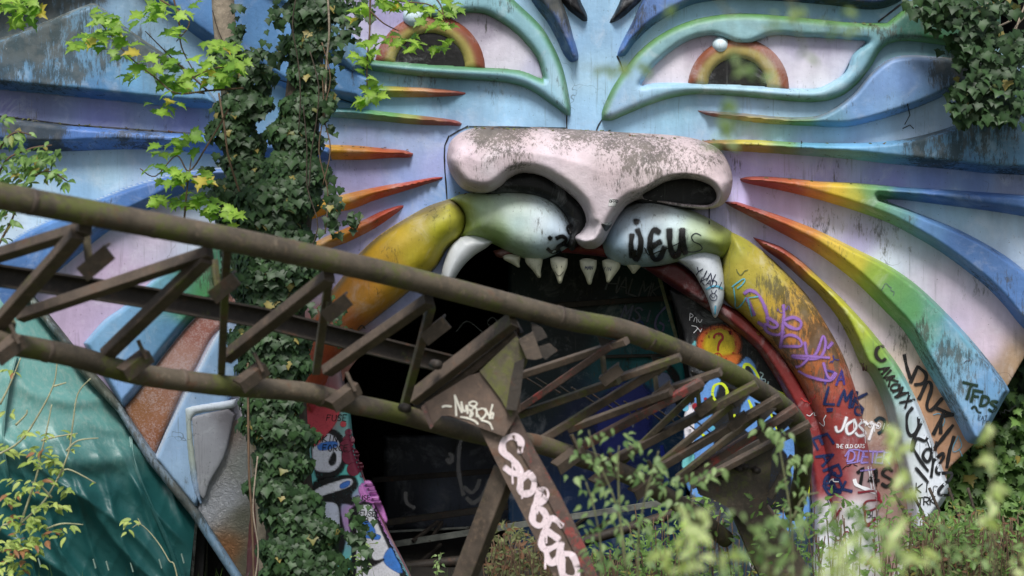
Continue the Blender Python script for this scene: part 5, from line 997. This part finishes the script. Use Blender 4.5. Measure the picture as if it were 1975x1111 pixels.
ct([[(1024,912),(1008,922),(1002,942),(1010,952),(1026,948),(1030,928),(1022,914)],[(1042,944),(1030,980),(1028,1006),(1042,1014),(1054,1000),(1046,984),(1036,980)],[(1036,950),(1050,944),(1052,960),(1038,972)]], 13, PKW, soft=.15, drips=3)
ct([[(1084,1014),(1064,1000),(1052,1020),(1044,1046),(1052,1060),(1078,1050)],[(1052,1022),(1078,1040)],[(1052,1060),(1064,1086),(1084,1062)],[(1084,1048),(1078,1075),(1084,1104),(1096,1116),(1112,1112),(1112,1090),(1102,1070),(1086,1068)],[(1084,1068),(1084,1110)]], 13, PKW, soft=.15, drips=4)
ct([[(853,785),(858,783),(871,784)],[(877,762),(879,782),(880,802)],[(877,762),(884,780),(890,795)],[(890,775),(891,796)],[(890,778),(897,794),(900,782),(902,798)],[(905,790),(912,798),(906,804),(916,786),(920,804)],[(904,778),(912,774),(920,778),(914,784),(904,780)],[(922,790),(932,788),(938,796),(928,808),(922,800)],[(936,788),(942,800),(948,806)],[(950,780),(944,808),(950,796),(950,808)],[(888,804),(900,806),(916,812),(922,818)],[(928,810),(944,816),(950,828)]], 4.2, (232, 228, 215), soft=.2)
# second support at the far end
col2 = empty('support_column', (wx(1450, 13.2), 13.2, 0), 'second support under the track end, dark mottled steel head behind the nettles', 'support column')
slab('head_plate', col2, [(1336,920),(1424,872),(1502,830),(1508,842),(1490,868),(1484,930),(1478,972),(1510,1012),(1440,1016),(1412,985),(1380,965),(1350,955)], 13.0, .08, MOSSYD := steel_material('dark_mottled_steel', (.075, .06, .042), .75))
slab('column', col2, [(1400,960),(1478,968),(1540,1060),(1700,1380),(1600,1380),(1450,1080)], 13.1, .16, MOSSYD); bar('flange', col2, P(1330, 932, 12.95), P(1508, 838, 12.95), rect(.03, .09), DARKSTEEL)
for (x, y) in ((1422,902),(1432,898),(1455,905),(1392,918)): tube('bolt', col2, [P(x, y, 12.98), P(x + 7, y + 3, 12.9)], .022, DARKSTEEL, n=8, sub=2)
bar('stay', col2, P(1480, 975, 12.95), P(1520, 1030, 12.9), rect(.02, .02), STEEL); bar('stay', col2, P(1485, 960, 12.95), P(1530, 880, 12.9), rect(.03, .05), MOSSYD)
# ================================================================ BRANCHES AND PLANTS
def plant(name, label, cat, base, kind, mats, stems, clusters, seed, size, Y, stemmat=TWIG, up=.7, group=None, droop=.5, stem_r=.006, depth=.15, face=.5):
    random.seed(seed); t = empty(name, base, label, cat, group)
    for s in stems:
        pts = [P(*(q if len(q) == 3 else (*q, Y))) for q in s]; tube('stem', t, pts, [stem_r * 1.3, stem_r * .6], stemmat, n=6, sub=5)
    M = []
    for c in clusters:
        cx, cy, rx, ry, n = c[:5]; yy = c[5] if len(c) > 5 else Y
        for _ in range(n):
            u, v = random.gauss(0, .5), random.gauss(0, .5); u = max(-1.15, min(1.15, u)); v = max(-1.15, min(1.15, v))
            M.append(orient(P(cx + u * rx, cy + v * ry, yy + rnd(-depth, depth)), (rnd(-.5, .5), -face + rnd(-.35, .35), up + rnd(-.4, .3)), (rnd(-1, 1), rnd(-.6, .2), -droop + rnd(-.4, .4)), rnd(*size), rnd(.85, 1.1)))
    leaves(t, kind, M, mats); return t
mp = ('maple', 'maple_mass')
plant('maple_branch', 'bright maple branch with lobed leaves reaching left at upper left', 'branch', (wx(430,13.8),13.8,CZ+1), 'maple', mp,
  [[(470,170),(400,175),(340,180),(300,150),(250,110),(215,70),(190,40)],[(400,175),(330,110),(280,60)],[(330,-20),(345,40),(350,90),(375,140)],[(460,140),(420,130),(370,150)],[(395,180),(370,178),(350,182)],[(310,0),(365,40),(340,80)]],
  [(190,32,28,18,9),(215,55,40,22,14),(170,85,32,12,10),(240,75,30,30,12),(285,30,30,22,9),(300,10,30,12,6),(290,110,28,20,8),(345,20,30,15,8),(345,60,22,10,6),(255,145,14,14,3),(330,125,30,18,10),(335,160,30,20,12),(370,150,30,25,12),(400,130,30,20,12),(440,90,40,18,14),(450,130,35,22,16),(430,155,30,16,10),(305,205,16,14,4),(335,195,18,10,4)], 31, (.075,.125), 13.8, up=.8, depth=.25)
plant('maple_branch', 'smaller yellow green maple spray hanging beside the slender trunk above the rail', 'branch', (wx(420,13.9),13.9,CZ+.8), 'maple', mp,
  [[(440,210),(430,230),(400,280),(365,330),(340,300),(300,340),(270,325)],[(355,430),(360,370),(370,300)],[(420,360),(380,340),(340,350)]],
  [(360,265,26,14,8),(350,290,26,20,8),(310,320,26,12,8),(340,345,36,18,12),(400,340,36,14,12),(325,385,34,12,10),(370,385,34,16,12),(410,400,36,16,14),(445,420,30,14,8),(300,290,20,14,4)], 32, (.07,.11), 13.9, up=.8, depth=.2)
plant('maple_branch', 'small sunlit maple twig in the top left corner', 'branch', (wx(0,13.6),13.6,CZ+1.6), 'maple', mp, [[(-40,-20),(10,0),(50,20)],[(20,-20),(60,0),(75,10)]], [(25,12,26,16,9),(40,38,16,12,5),(72,14,14,10,5),(8,-5,20,12,6),(60,-10,20,10,5)], 33, (.08,.13), 13.6, stemmat=TWIG)
plant('maple_branch', 'maple spray hanging in front of the left eye', 'branch', (wx(760,13.9),13.9,CZ+1.6), 'maple', mp,
  [[(700,-30),(760,0),(830,10),(870,45)],[(714,-20),(713,60),(708,120),(708,165)],[(713,20),(740,45),(770,60)],[(820,-20),(850,10),(860,60)]],
  [(770,8,30,14,12),(745,0,24,10,8),(822,18,20,18,9),(850,38,18,22,10),(845,80,20,18,7),(785,75,16,22,7),(772,82,14,14,5),(732,72,14,10,4),(718,90,20,16,7),(700,115,18,18,7),(690,85,14,12,3),(690,20,24,14,7),(725,175,18,18,9),(705,190,16,20,9),(870,10,20,12,6)], 34, (.065,.11), 13.9, depth=.2)
ov = ('shrub', 'shrub_mass')
plant('ash_sapling', 'narrow leaved green sapling at the left edge above the rail', 'sapling', (wx(-40,13.2),13.2,0), 'ovate', ov,
  [[(-30,1500),(-40,900),(-30,500),(0,330),(50,290),(100,280)],[(-20,420),(40,360),(90,330),(130,350)],[(-30,330),(20,260),(60,260)],[(-30,520),(20,430),(30,400)]],
  [(20,270,50,24,34),(60,300,50,22,40),(90,290,24,16,14),(30,320,60,20,44),(80,335,50,16,34),(20,350,40,14,26),(10,400,30,14,16),(15,430,20,18,12),(5,225,14,12,5),(125,350,14,10,6),(5,455,12,10,4),(50,385,30,10,10)], 35, (.05,.10), 13.2, up=.6, depth=.25, stem_r=.008)
ol = ('olive', 'olive_mass')
plant('withering_shrub', 'thin shrub with withering yellow leaves before the teal tarpaulin', 'shrub', (wx(-20,13.0),13.0,0), 'ovate', ol,
  [[(-20,1500),(-10,1060),(40,1010),(90,960),(130,880),(140,820),(150,760),(175,690+40)],[(-10,880),(40,850),(80,790),(104,740),(110,700)],[(104,745),(128,738)],[(40,1010),(70,920),(78,880),(90,830),(100,780)],[(0,780),(20,740),(40,690)],[(128,870),(150,850),(190,845)],[(110,925),(130,905),(185,932)],[(90,1020),(120,1010),(160,1012)],[(100,960),(76,935),(60,930)],[(80,850),(110,842),(150,836)],[(30,820),(50,800),(52,790)]],
  [(75,868,30,10,12),(100,885,26,14,12),(65,890,24,12,10),(10,870,18,22,10),(100,905,24,8,6),(85,930,20,8,6),(40,930,28,10,10),(55,945,26,10,10),(125,945,18,8,6),(20,960,20,12,10),(80,975,36,10,14),(120,975,16,6,5),(30,1010,36,16,26),(60,1010,30,14,16),(110,1025,24,10,10),(135,1018,10,5,3),(20,1050,40,18,36),(55,1060,26,16,16),(25,1090,45,20,40),(60,1040,16,14,8),(55,830,16,6,5),(95,838,16,6,4),(140,838,14,6,4),(15,790,16,8,4),(25,720,20,8,3),(12,715,14,6,2),(180,930,6,3,1),(150,862,14,4,2),(70,1042,20,6,6),(45,835,10,10,3)], 36, (.05,.085), 13.0, LIGHTSTEM, up=.9, depth=.2, stem_r=.0065)
plant('withering_shrub', 'single thin shoot with pale leaves against the tarpaulin, right of the shrub', 'shrub', (wx(350,13.4),13.4,0), 'ovate', ol,
  [[(400,1500),(345,1130),(325,1080),(300,1040),(272,1012),(255,1018)],[(272,1012),(266,1000)]], [(262,1006,14,5,4),(250,1025,10,5,2),(246,1004,8,4,2)], 37, (.05,.08), 13.4, LIGHTSTEM, up=.9, stem_r=.004)
nt = ('nettle', 'nettle_mass')
plant('weed_sprig', 'tiny green sprig standing in the dark tunnel entrance', 'weed', (wx(848,15.6),15.6,0), 'nettle', nt, [[(842,1220),(840,1120),(848,1085),(850,1065)]], [(850,1072,10,6,7),(844,1085,8,8,6),(846,1100,10,8,8),(842,1115,10,8,6)], 38, (.035,.05), 15.6, GSTEM, stem_r=.004)
plant('weed_sprig', 'leafy bramble tip beside the painted jaw panel at the ivy foot', 'weed', (wx(700,15.2),15.2,0), 'nettle', nt, [[(690,1290),(700,1150),(696,1060),(710,1050),(722,1048)]], [(700,1050,26,8,16),(690,1075,14,18,18),(700,1100,20,14,20)], 39, (.03,.05), 15.2, GSTEM, stem_r=.004)
# nettles right of the column
plant('nettle', 'tall nettle clump with drooping leaves right of the main column', 'weed', (wx(1180,9.4),9.4,0), 'nettle', nt,
  [[(1215,1800),(1212,1400),(1208,1111),(1190,980),(1150,880),(1135,830)],[(1206,1100),(1196,1000),(1192,900),(1194,860)],[(1240,1600),(1230,1111),(1240,980),(1262,900),(1270,870)],[(1150,1500),(1160,1111),(1150,1000),(1130,930)],[(1300,1500),(1310,1150),(1330,1000),(1340,950)]],
  [(1140,840,34,12,6),(1185,830,24,8,3),(1130,880,30,20,8),(1160,905,36,22,9),(1125,925,30,22,6),(1155,950,34,26,8),(1190,880,30,20,6),(1210,850,24,16,6),(1240,875,30,20,8),(1265,900,30,24,9),(1235,920,34,22,9),(1275,940,34,22,9),(1200,960,34,30,9),(1170,1010,40,30,10),(1135,1000,30,30,6),(1230,1000,34,34,9),(1190,1060,50,36,14),(1150,1080,34,26,9),(1250,1060,34,36,10),(1310,930,30,18,6),(1350,925,34,20,10),(1370,905,30,12,6),(1330,975,34,20,8),(1300,1010,34,30,8)], 41, (.028,.062), 9.4, GSTEM, up=.45, depth=.5, stem_r=.005, droop=.8)
plant('nettle', 'nettle stem hanging over the right end of the rail', 'weed', (wx(1530,9.8),9.8,0), 'nettle', nt,
  [[(1540,1700),(1530,1111),(1525,1000),(1510,900),(1500,850)],[(1530,1000),(1550,960),(1580,950)]], [(1490,830,34,18,9),(1505,850,20,18,6),(1520,880,24,24,8),(1545,900,24,20,6),(1515,930,26,26,8),(1550,950,26,20,6),(1530,990,34,24,9),(1470,820,20,10,3),(1565,880,20,8,3),(1500,1000,34,20,9)], 42, (.03,.068), 9.8, GSTEM, up=.4, depth=.4, stem_r=.006, droop=.9)
# sunlit weeds close to the camera, far out of focus
br = ('bright', 'bright_mass')
def near(label, base_px, Y, stems, cl, seed, size=(.024,.058), mats=br, group='blurred sunlit weeds in the foreground'):
    return plant('weed', label, 'weed', (wx(base_px, Y), Y, 0), 'ovate', mats, stems, cl, seed, size, Y, GSTEM, up=.35, depth=.35, stem_r=.004, group=group, droop=.6, face=.7)
near('pale out of focus weed in the foreground right of the column', 1340, 5.6, [[(1350,2400),(1350,1300),(1345,1100),(1330,1000)]], [(1330,1000,30,22,8),(1370,985,30,16,4),(1350,1030,40,26,8),(1340,1085,50,24,10),(1290,1050,24,24,4),(1400,1060,30,20,4)], 51)
near('bright yellow green out of focus weed at the bottom, centre right', 1620, 4.6, [[(1640,2600),(1630,1300),(1625,1111),(1620,1040)]], [(1625,1040,30,20,4),(1610,1090,44,22,10),(1660,1070,24,20,4)], 52)
near('tall out of focus weed before the white band tip', 1740, 5.4, [[(1735,2400),(1742,1300),(1738,1050),(1740,900),(1735,800)]], [(1735,850,24,40,6),(1710,830,34,20,4),(1745,930,20,44,8),(1738,1010,24,40,8),(1700,870,20,14,4),(1750,1070,40,30,8)], 53)
near('out of focus weed in front of the dark bushes at far right', 1910, 5.6, [[(1930,2400),(1925,1300),(1915,1060),(1912,900),(1905,830)]], [(1905,820,14,16,4),(1915,870,20,30,4),(1905,930,18,24,4),(1930,960,20,24,4),(1890,1000,20,14,4),(1950,1090,40,20,4)], 54)
near('low out of focus weed between the two blurred clumps', 1480, 6.0, [[(1480,2300),(1480,1300),(1475,1080)]], [(1450,990,40,14,4),(1480,1020,50,24,8),(1520,1010,40,16,4),(1470,1060,50,24,8),(1530,1090,50,20,8),(1420,1095,40,16,4)], 55, mats=nt)
near('weed low down before the white lip foot', 1640, 6.4, [[(1640,2300),(1650,1300),(1652,1000)]], [(1600,970,24,12,4),(1650,980,40,16,8),(1690,1010,40,24,8),(1720,1060,34,30,8),(1660,1040,40,20,8),(1590,1010,30,20,4)], 56, mats=nt)
near('weed at the bottom right corner, lightly blurred', 1830, 7.6, [[(1840,2100),(1835,1300),(1830,1040)]], [(1800,1020,34,20,4),(1840,1060,50,24,10),(1900,1070,50,26,10),(1790,1080,44,20,8),(1950,1060,30,26,4)], 57, mats=nt)
# far out of focus twigs over the right eye
def twig(label, bx, stems, cl, seed): return plant('hanging_twig', label, 'branch', (wx(bx, 4.6), 4.6, CZ + .6), 'ovate', nt, stems, cl, seed, (.022, .04), 4.6, GSTEM, up=.3, depth=.12, stem_r=.0016, group='blurred twigs hanging close to the camera', droop=.6)
twig('out of focus twig dangling across the right pupil', 1410, [[(1330,-60),(1400,20),(1420,90),(1430,180),(1405,240)],[(1400,20),(1480,60),(1520,80)]], [(1430,110,16,12,4),(1455,125,14,14,4),(1400,200,12,12,5),(1430,215,14,14,5),(1480,45,20,20,4),(1400,240,16,16,5),(1380,275,22,12,5),(1490,140,10,8,2)], 61)
twig('out of focus twig over the upper right eyelid', 1580, [[(1500,-60),(1540,20),(1590,60),(1640,60)],[(1520,0),(1550,90),(1580,120)]], [(1540,20,24,16,6),(1600,50,24,16,6),(1650,55,20,10,4),(1560,100,22,16,4),(1630,15,12,6,2)], 62)
twig('out of focus twig crossing the forehead between the eyes', 1200, [[(1120,130),(1180,128),(1220,118),(1280,40),(1330,-40)]], [(1170,130,22,8,4),(1210,122,18,12,5),(1240,132,16,8,3),(1300,8,20,8,4)], 63)
# ---- top right ivy and the bushes at right
random.seed(70); t = empty('ivy', (wx(1850,15.4), 15.4, 0), 'ivy hanging over the top right corner of the facade', 'climbing plant'); M = []
for (cx, cy, rx, ry, n) in ((1800,10,44,26,110),(1850,30,50,34,150),(1890,60,40,30,100),(1870,100,34,26,70),(1910,120,50,30,110),(1890,165,44,26,100),(1950,150,40,24,70),(1860,180,24,20,40),(1880,210,40,22,80),(1930,215,44,24,90),(1850,215,16,16,16),(1960,90,30,30,40),(1920,0,60,30,70),(1990,190,40,40,60)):
    for _ in range(n): M.append(orient(P(cx + random.gauss(0,.55)*rx, cy + random.gauss(0,.55)*ry, 15.3 + rnd(-.3,.3)), (rnd(-.5,.5), -.8, rnd(-.1,.8)), (rnd(-.6,.6), -.2, -1), rnd(.05,.09)))
leaves(t, 'ivy', M, ('ivy', 'ivy_mass'))
for s in ([(1975,80,15.5),(1940,120,15.4),(1915,170,15.4),(1900,220,15.4)],[(1990,-20,15.6),(1965,40,15.5),(1950,90,15.5),(1925,140,15.4)],[(1870,60,15.4),(1900,110,15.35),(1925,160,15.3)],[(1990,20,15.7),(1955,60,15.6),(1965,110,15.6),(1940,190,15.6)],[(1905,5,15.7),(1915,50,15.6),(1950,40,15.7)]): tube('vine_stem', t, [P(*q) for q in s], .008, BARK, n=6)
def bush(label, base, Y, cl, seed, kind='maple', mats=('shrub', 'shrub_mass'), size=(.07,.12), dep=.35, face=.8):
    random.seed(seed); t = empty('bush', base, label, 'bush'); M = []
    for (cx, cy, rx, ry, n) in cl:
        for _ in range(n): M.append(orient(P(cx + rnd(-1,1)*rx, cy + rnd(-1,1)*ry, Y + rnd(-dep,dep)), (rnd(-.5,.5), -face, .3 + rnd(-.2,.7)), (rnd(-1,1), -.3, -.7), rnd(*size)))
    for i in range(5): x = base[0]; tube('stem', t, [Vector((x + i*.08, Y + .1, -.05)), Vector((x + i*.12 - .1, Y + .2, .5)), Vector((x + (i-2)*.15, Y + .25, .9))], .012, BARKD, n=6)
    leaves(t, kind, M, mats); return t
bush('leafy dark green bush below the pointed blue band at right', (wx(1900,16.6), 16.6, 0), 16.6, [(1880,910,70,50,230),(1940,860,60,50,150),(1975,790,40,40,60),(1840,930,40,40,90),(1900,980,80,36,150),(1960,940,50,70,120),(1900,960,60,40,60)], 81)
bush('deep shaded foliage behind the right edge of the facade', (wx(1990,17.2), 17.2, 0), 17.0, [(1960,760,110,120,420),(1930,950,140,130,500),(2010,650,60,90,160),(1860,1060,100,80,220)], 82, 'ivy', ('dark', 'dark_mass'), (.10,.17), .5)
bush('broad leaved bramble at the foot of the white band', (wx(1800,15.3), 15.3, 0), 15.2, [(1800,985,16,8,6),(1830,1000,24,14,14),(1800,1030,24,20,16),(1850,1010,30,20,20),(1870,1040,40,20,24)], 83, 'ovate', ('shrub', 'shrub_mass'), (.08,.12), .1)
def undergrowth(name, label, x0, x1, y0, y1, Yr, n, seed, mats=('dry', 'dry_mass')):
    random.seed(seed); t = empty(name, (wx((x0+x1)/2), (Yr[0]+Yr[1])/2, 0), label, 'undergrowth'); M = []
    for _ in range(n):
        Y = rnd(*Yr); px = rnd(x0, x1); py = y0 + (y1 - y0) * rnd(0, 1) ** .8 + 14 * math.sin(px * .05)
        M.append(orient(P(px, py, Y), (rnd(-.8,.8), -.6, rnd(0,1)), (rnd(-1,1), rnd(-.4,.4), rnd(-.2,1)), rnd(.03,.075), rnd(.4,1)))
    for i in range(70):
        px = rnd(x0, x1); Y = rnd(*Yr); h = rnd(.6, 1); a = P(px, y1 + 80, Y); b = P(px + rnd(-30, 30), y0 + (y1-y0) * (1-h) + 10, Y); tube('stalk', t, [a, (a+b)/2 + Vector((rnd(-.05,.05),0,0)), b], .004, TWIG, n=4, sub=3)
    leaves(t, 'nettle', M, mats)
undergrowth('undergrowth', 'brown and green tangled undergrowth at the lower right', 1740, 2000, 985, 1130, (14.2, 15.4), 800, 91)
undergrowth('undergrowth', 'green weeds growing through the brown tangle at the lower right', 1740, 2000, 975, 1130, (14.0, 15.2), 700, 95, ('shrub', 'shrub_mass'))
undergrowth('undergrowth', 'green tangled undergrowth in front of the mural foot', 1230, 1740, 960, 1130, (12.8, 15.0), 1000, 92, ('shrub', 'shrub_mass'))
undergrowth('undergrowth', 'dried brown seed heads between brace and column at the bottom', 940, 1080, 1020, 1130, (13.2, 14.4), 500, 93)
undergrowth('undergrowth', 'low green growth filling the bottom edge behind the column', 1080, 1300, 1040, 1140, (13.0, 14.4), 500, 94, ('shrub', 'shrub_mass'))
lit = []
random.seed(44)
for (x0, x1, y0, y1, n) in ((880,1180,244,250,26),(1180,1380,256,270,16),(60,400,232,256,16),(640,790,279,286,8),(870,1000,368,376,5),(1500,1720,274,274,8),(1440,1730,339,358,6),(0,60,222,228,8),(1640,1700,42,46,6),(560,700,540,600,3)):
    for _ in range(n):
        u = rnd(0, 1); px = x0 + (x1 - x0) * u; py = y0 + (y1 - y0) * u + rnd(-1, 1); h = _cast('facade', px, py + 2, None)
        if h: lit.append(orient(h + Vector((0, -.01, .004)), (rnd(-.4,.4), -.5, 1), (rnd(-1,1), -.6, rnd(-.5,.2)), rnd(.02,.045)))
lt = empty('leaf_litter', (0, 15.8, CZ + 1), 'dead leaves and moss crumbs caught on the ledges of the cat face', 'leaf litter'); leaves(lt, 'ovate', lit, ('dry', 'dry_mass'))
# patchy grass over the open ground
random.seed(99); V, F = [], []
for i in range(9000):
    x, y = rnd(-7, 7), rnd(3, 15.6); h = rnd(.1, .35); a = rnd(0, 6.28); dx, dy = math.cos(a) * .008, math.sin(a) * .008; b = len(V)
    V += [(x - dx, y - dy, -.06), (x + dx, y + dy, -.06), (x + rnd(-.1, .1), y + rnd(-.1, .1), h)]; F.append((b, b + 1, b + 2))
props(mesh_obj('grass', V, F, bpy.data.materials['shrub_mass']), 'rough green grass over the ground before the facade', 'grass', kind='stuff')
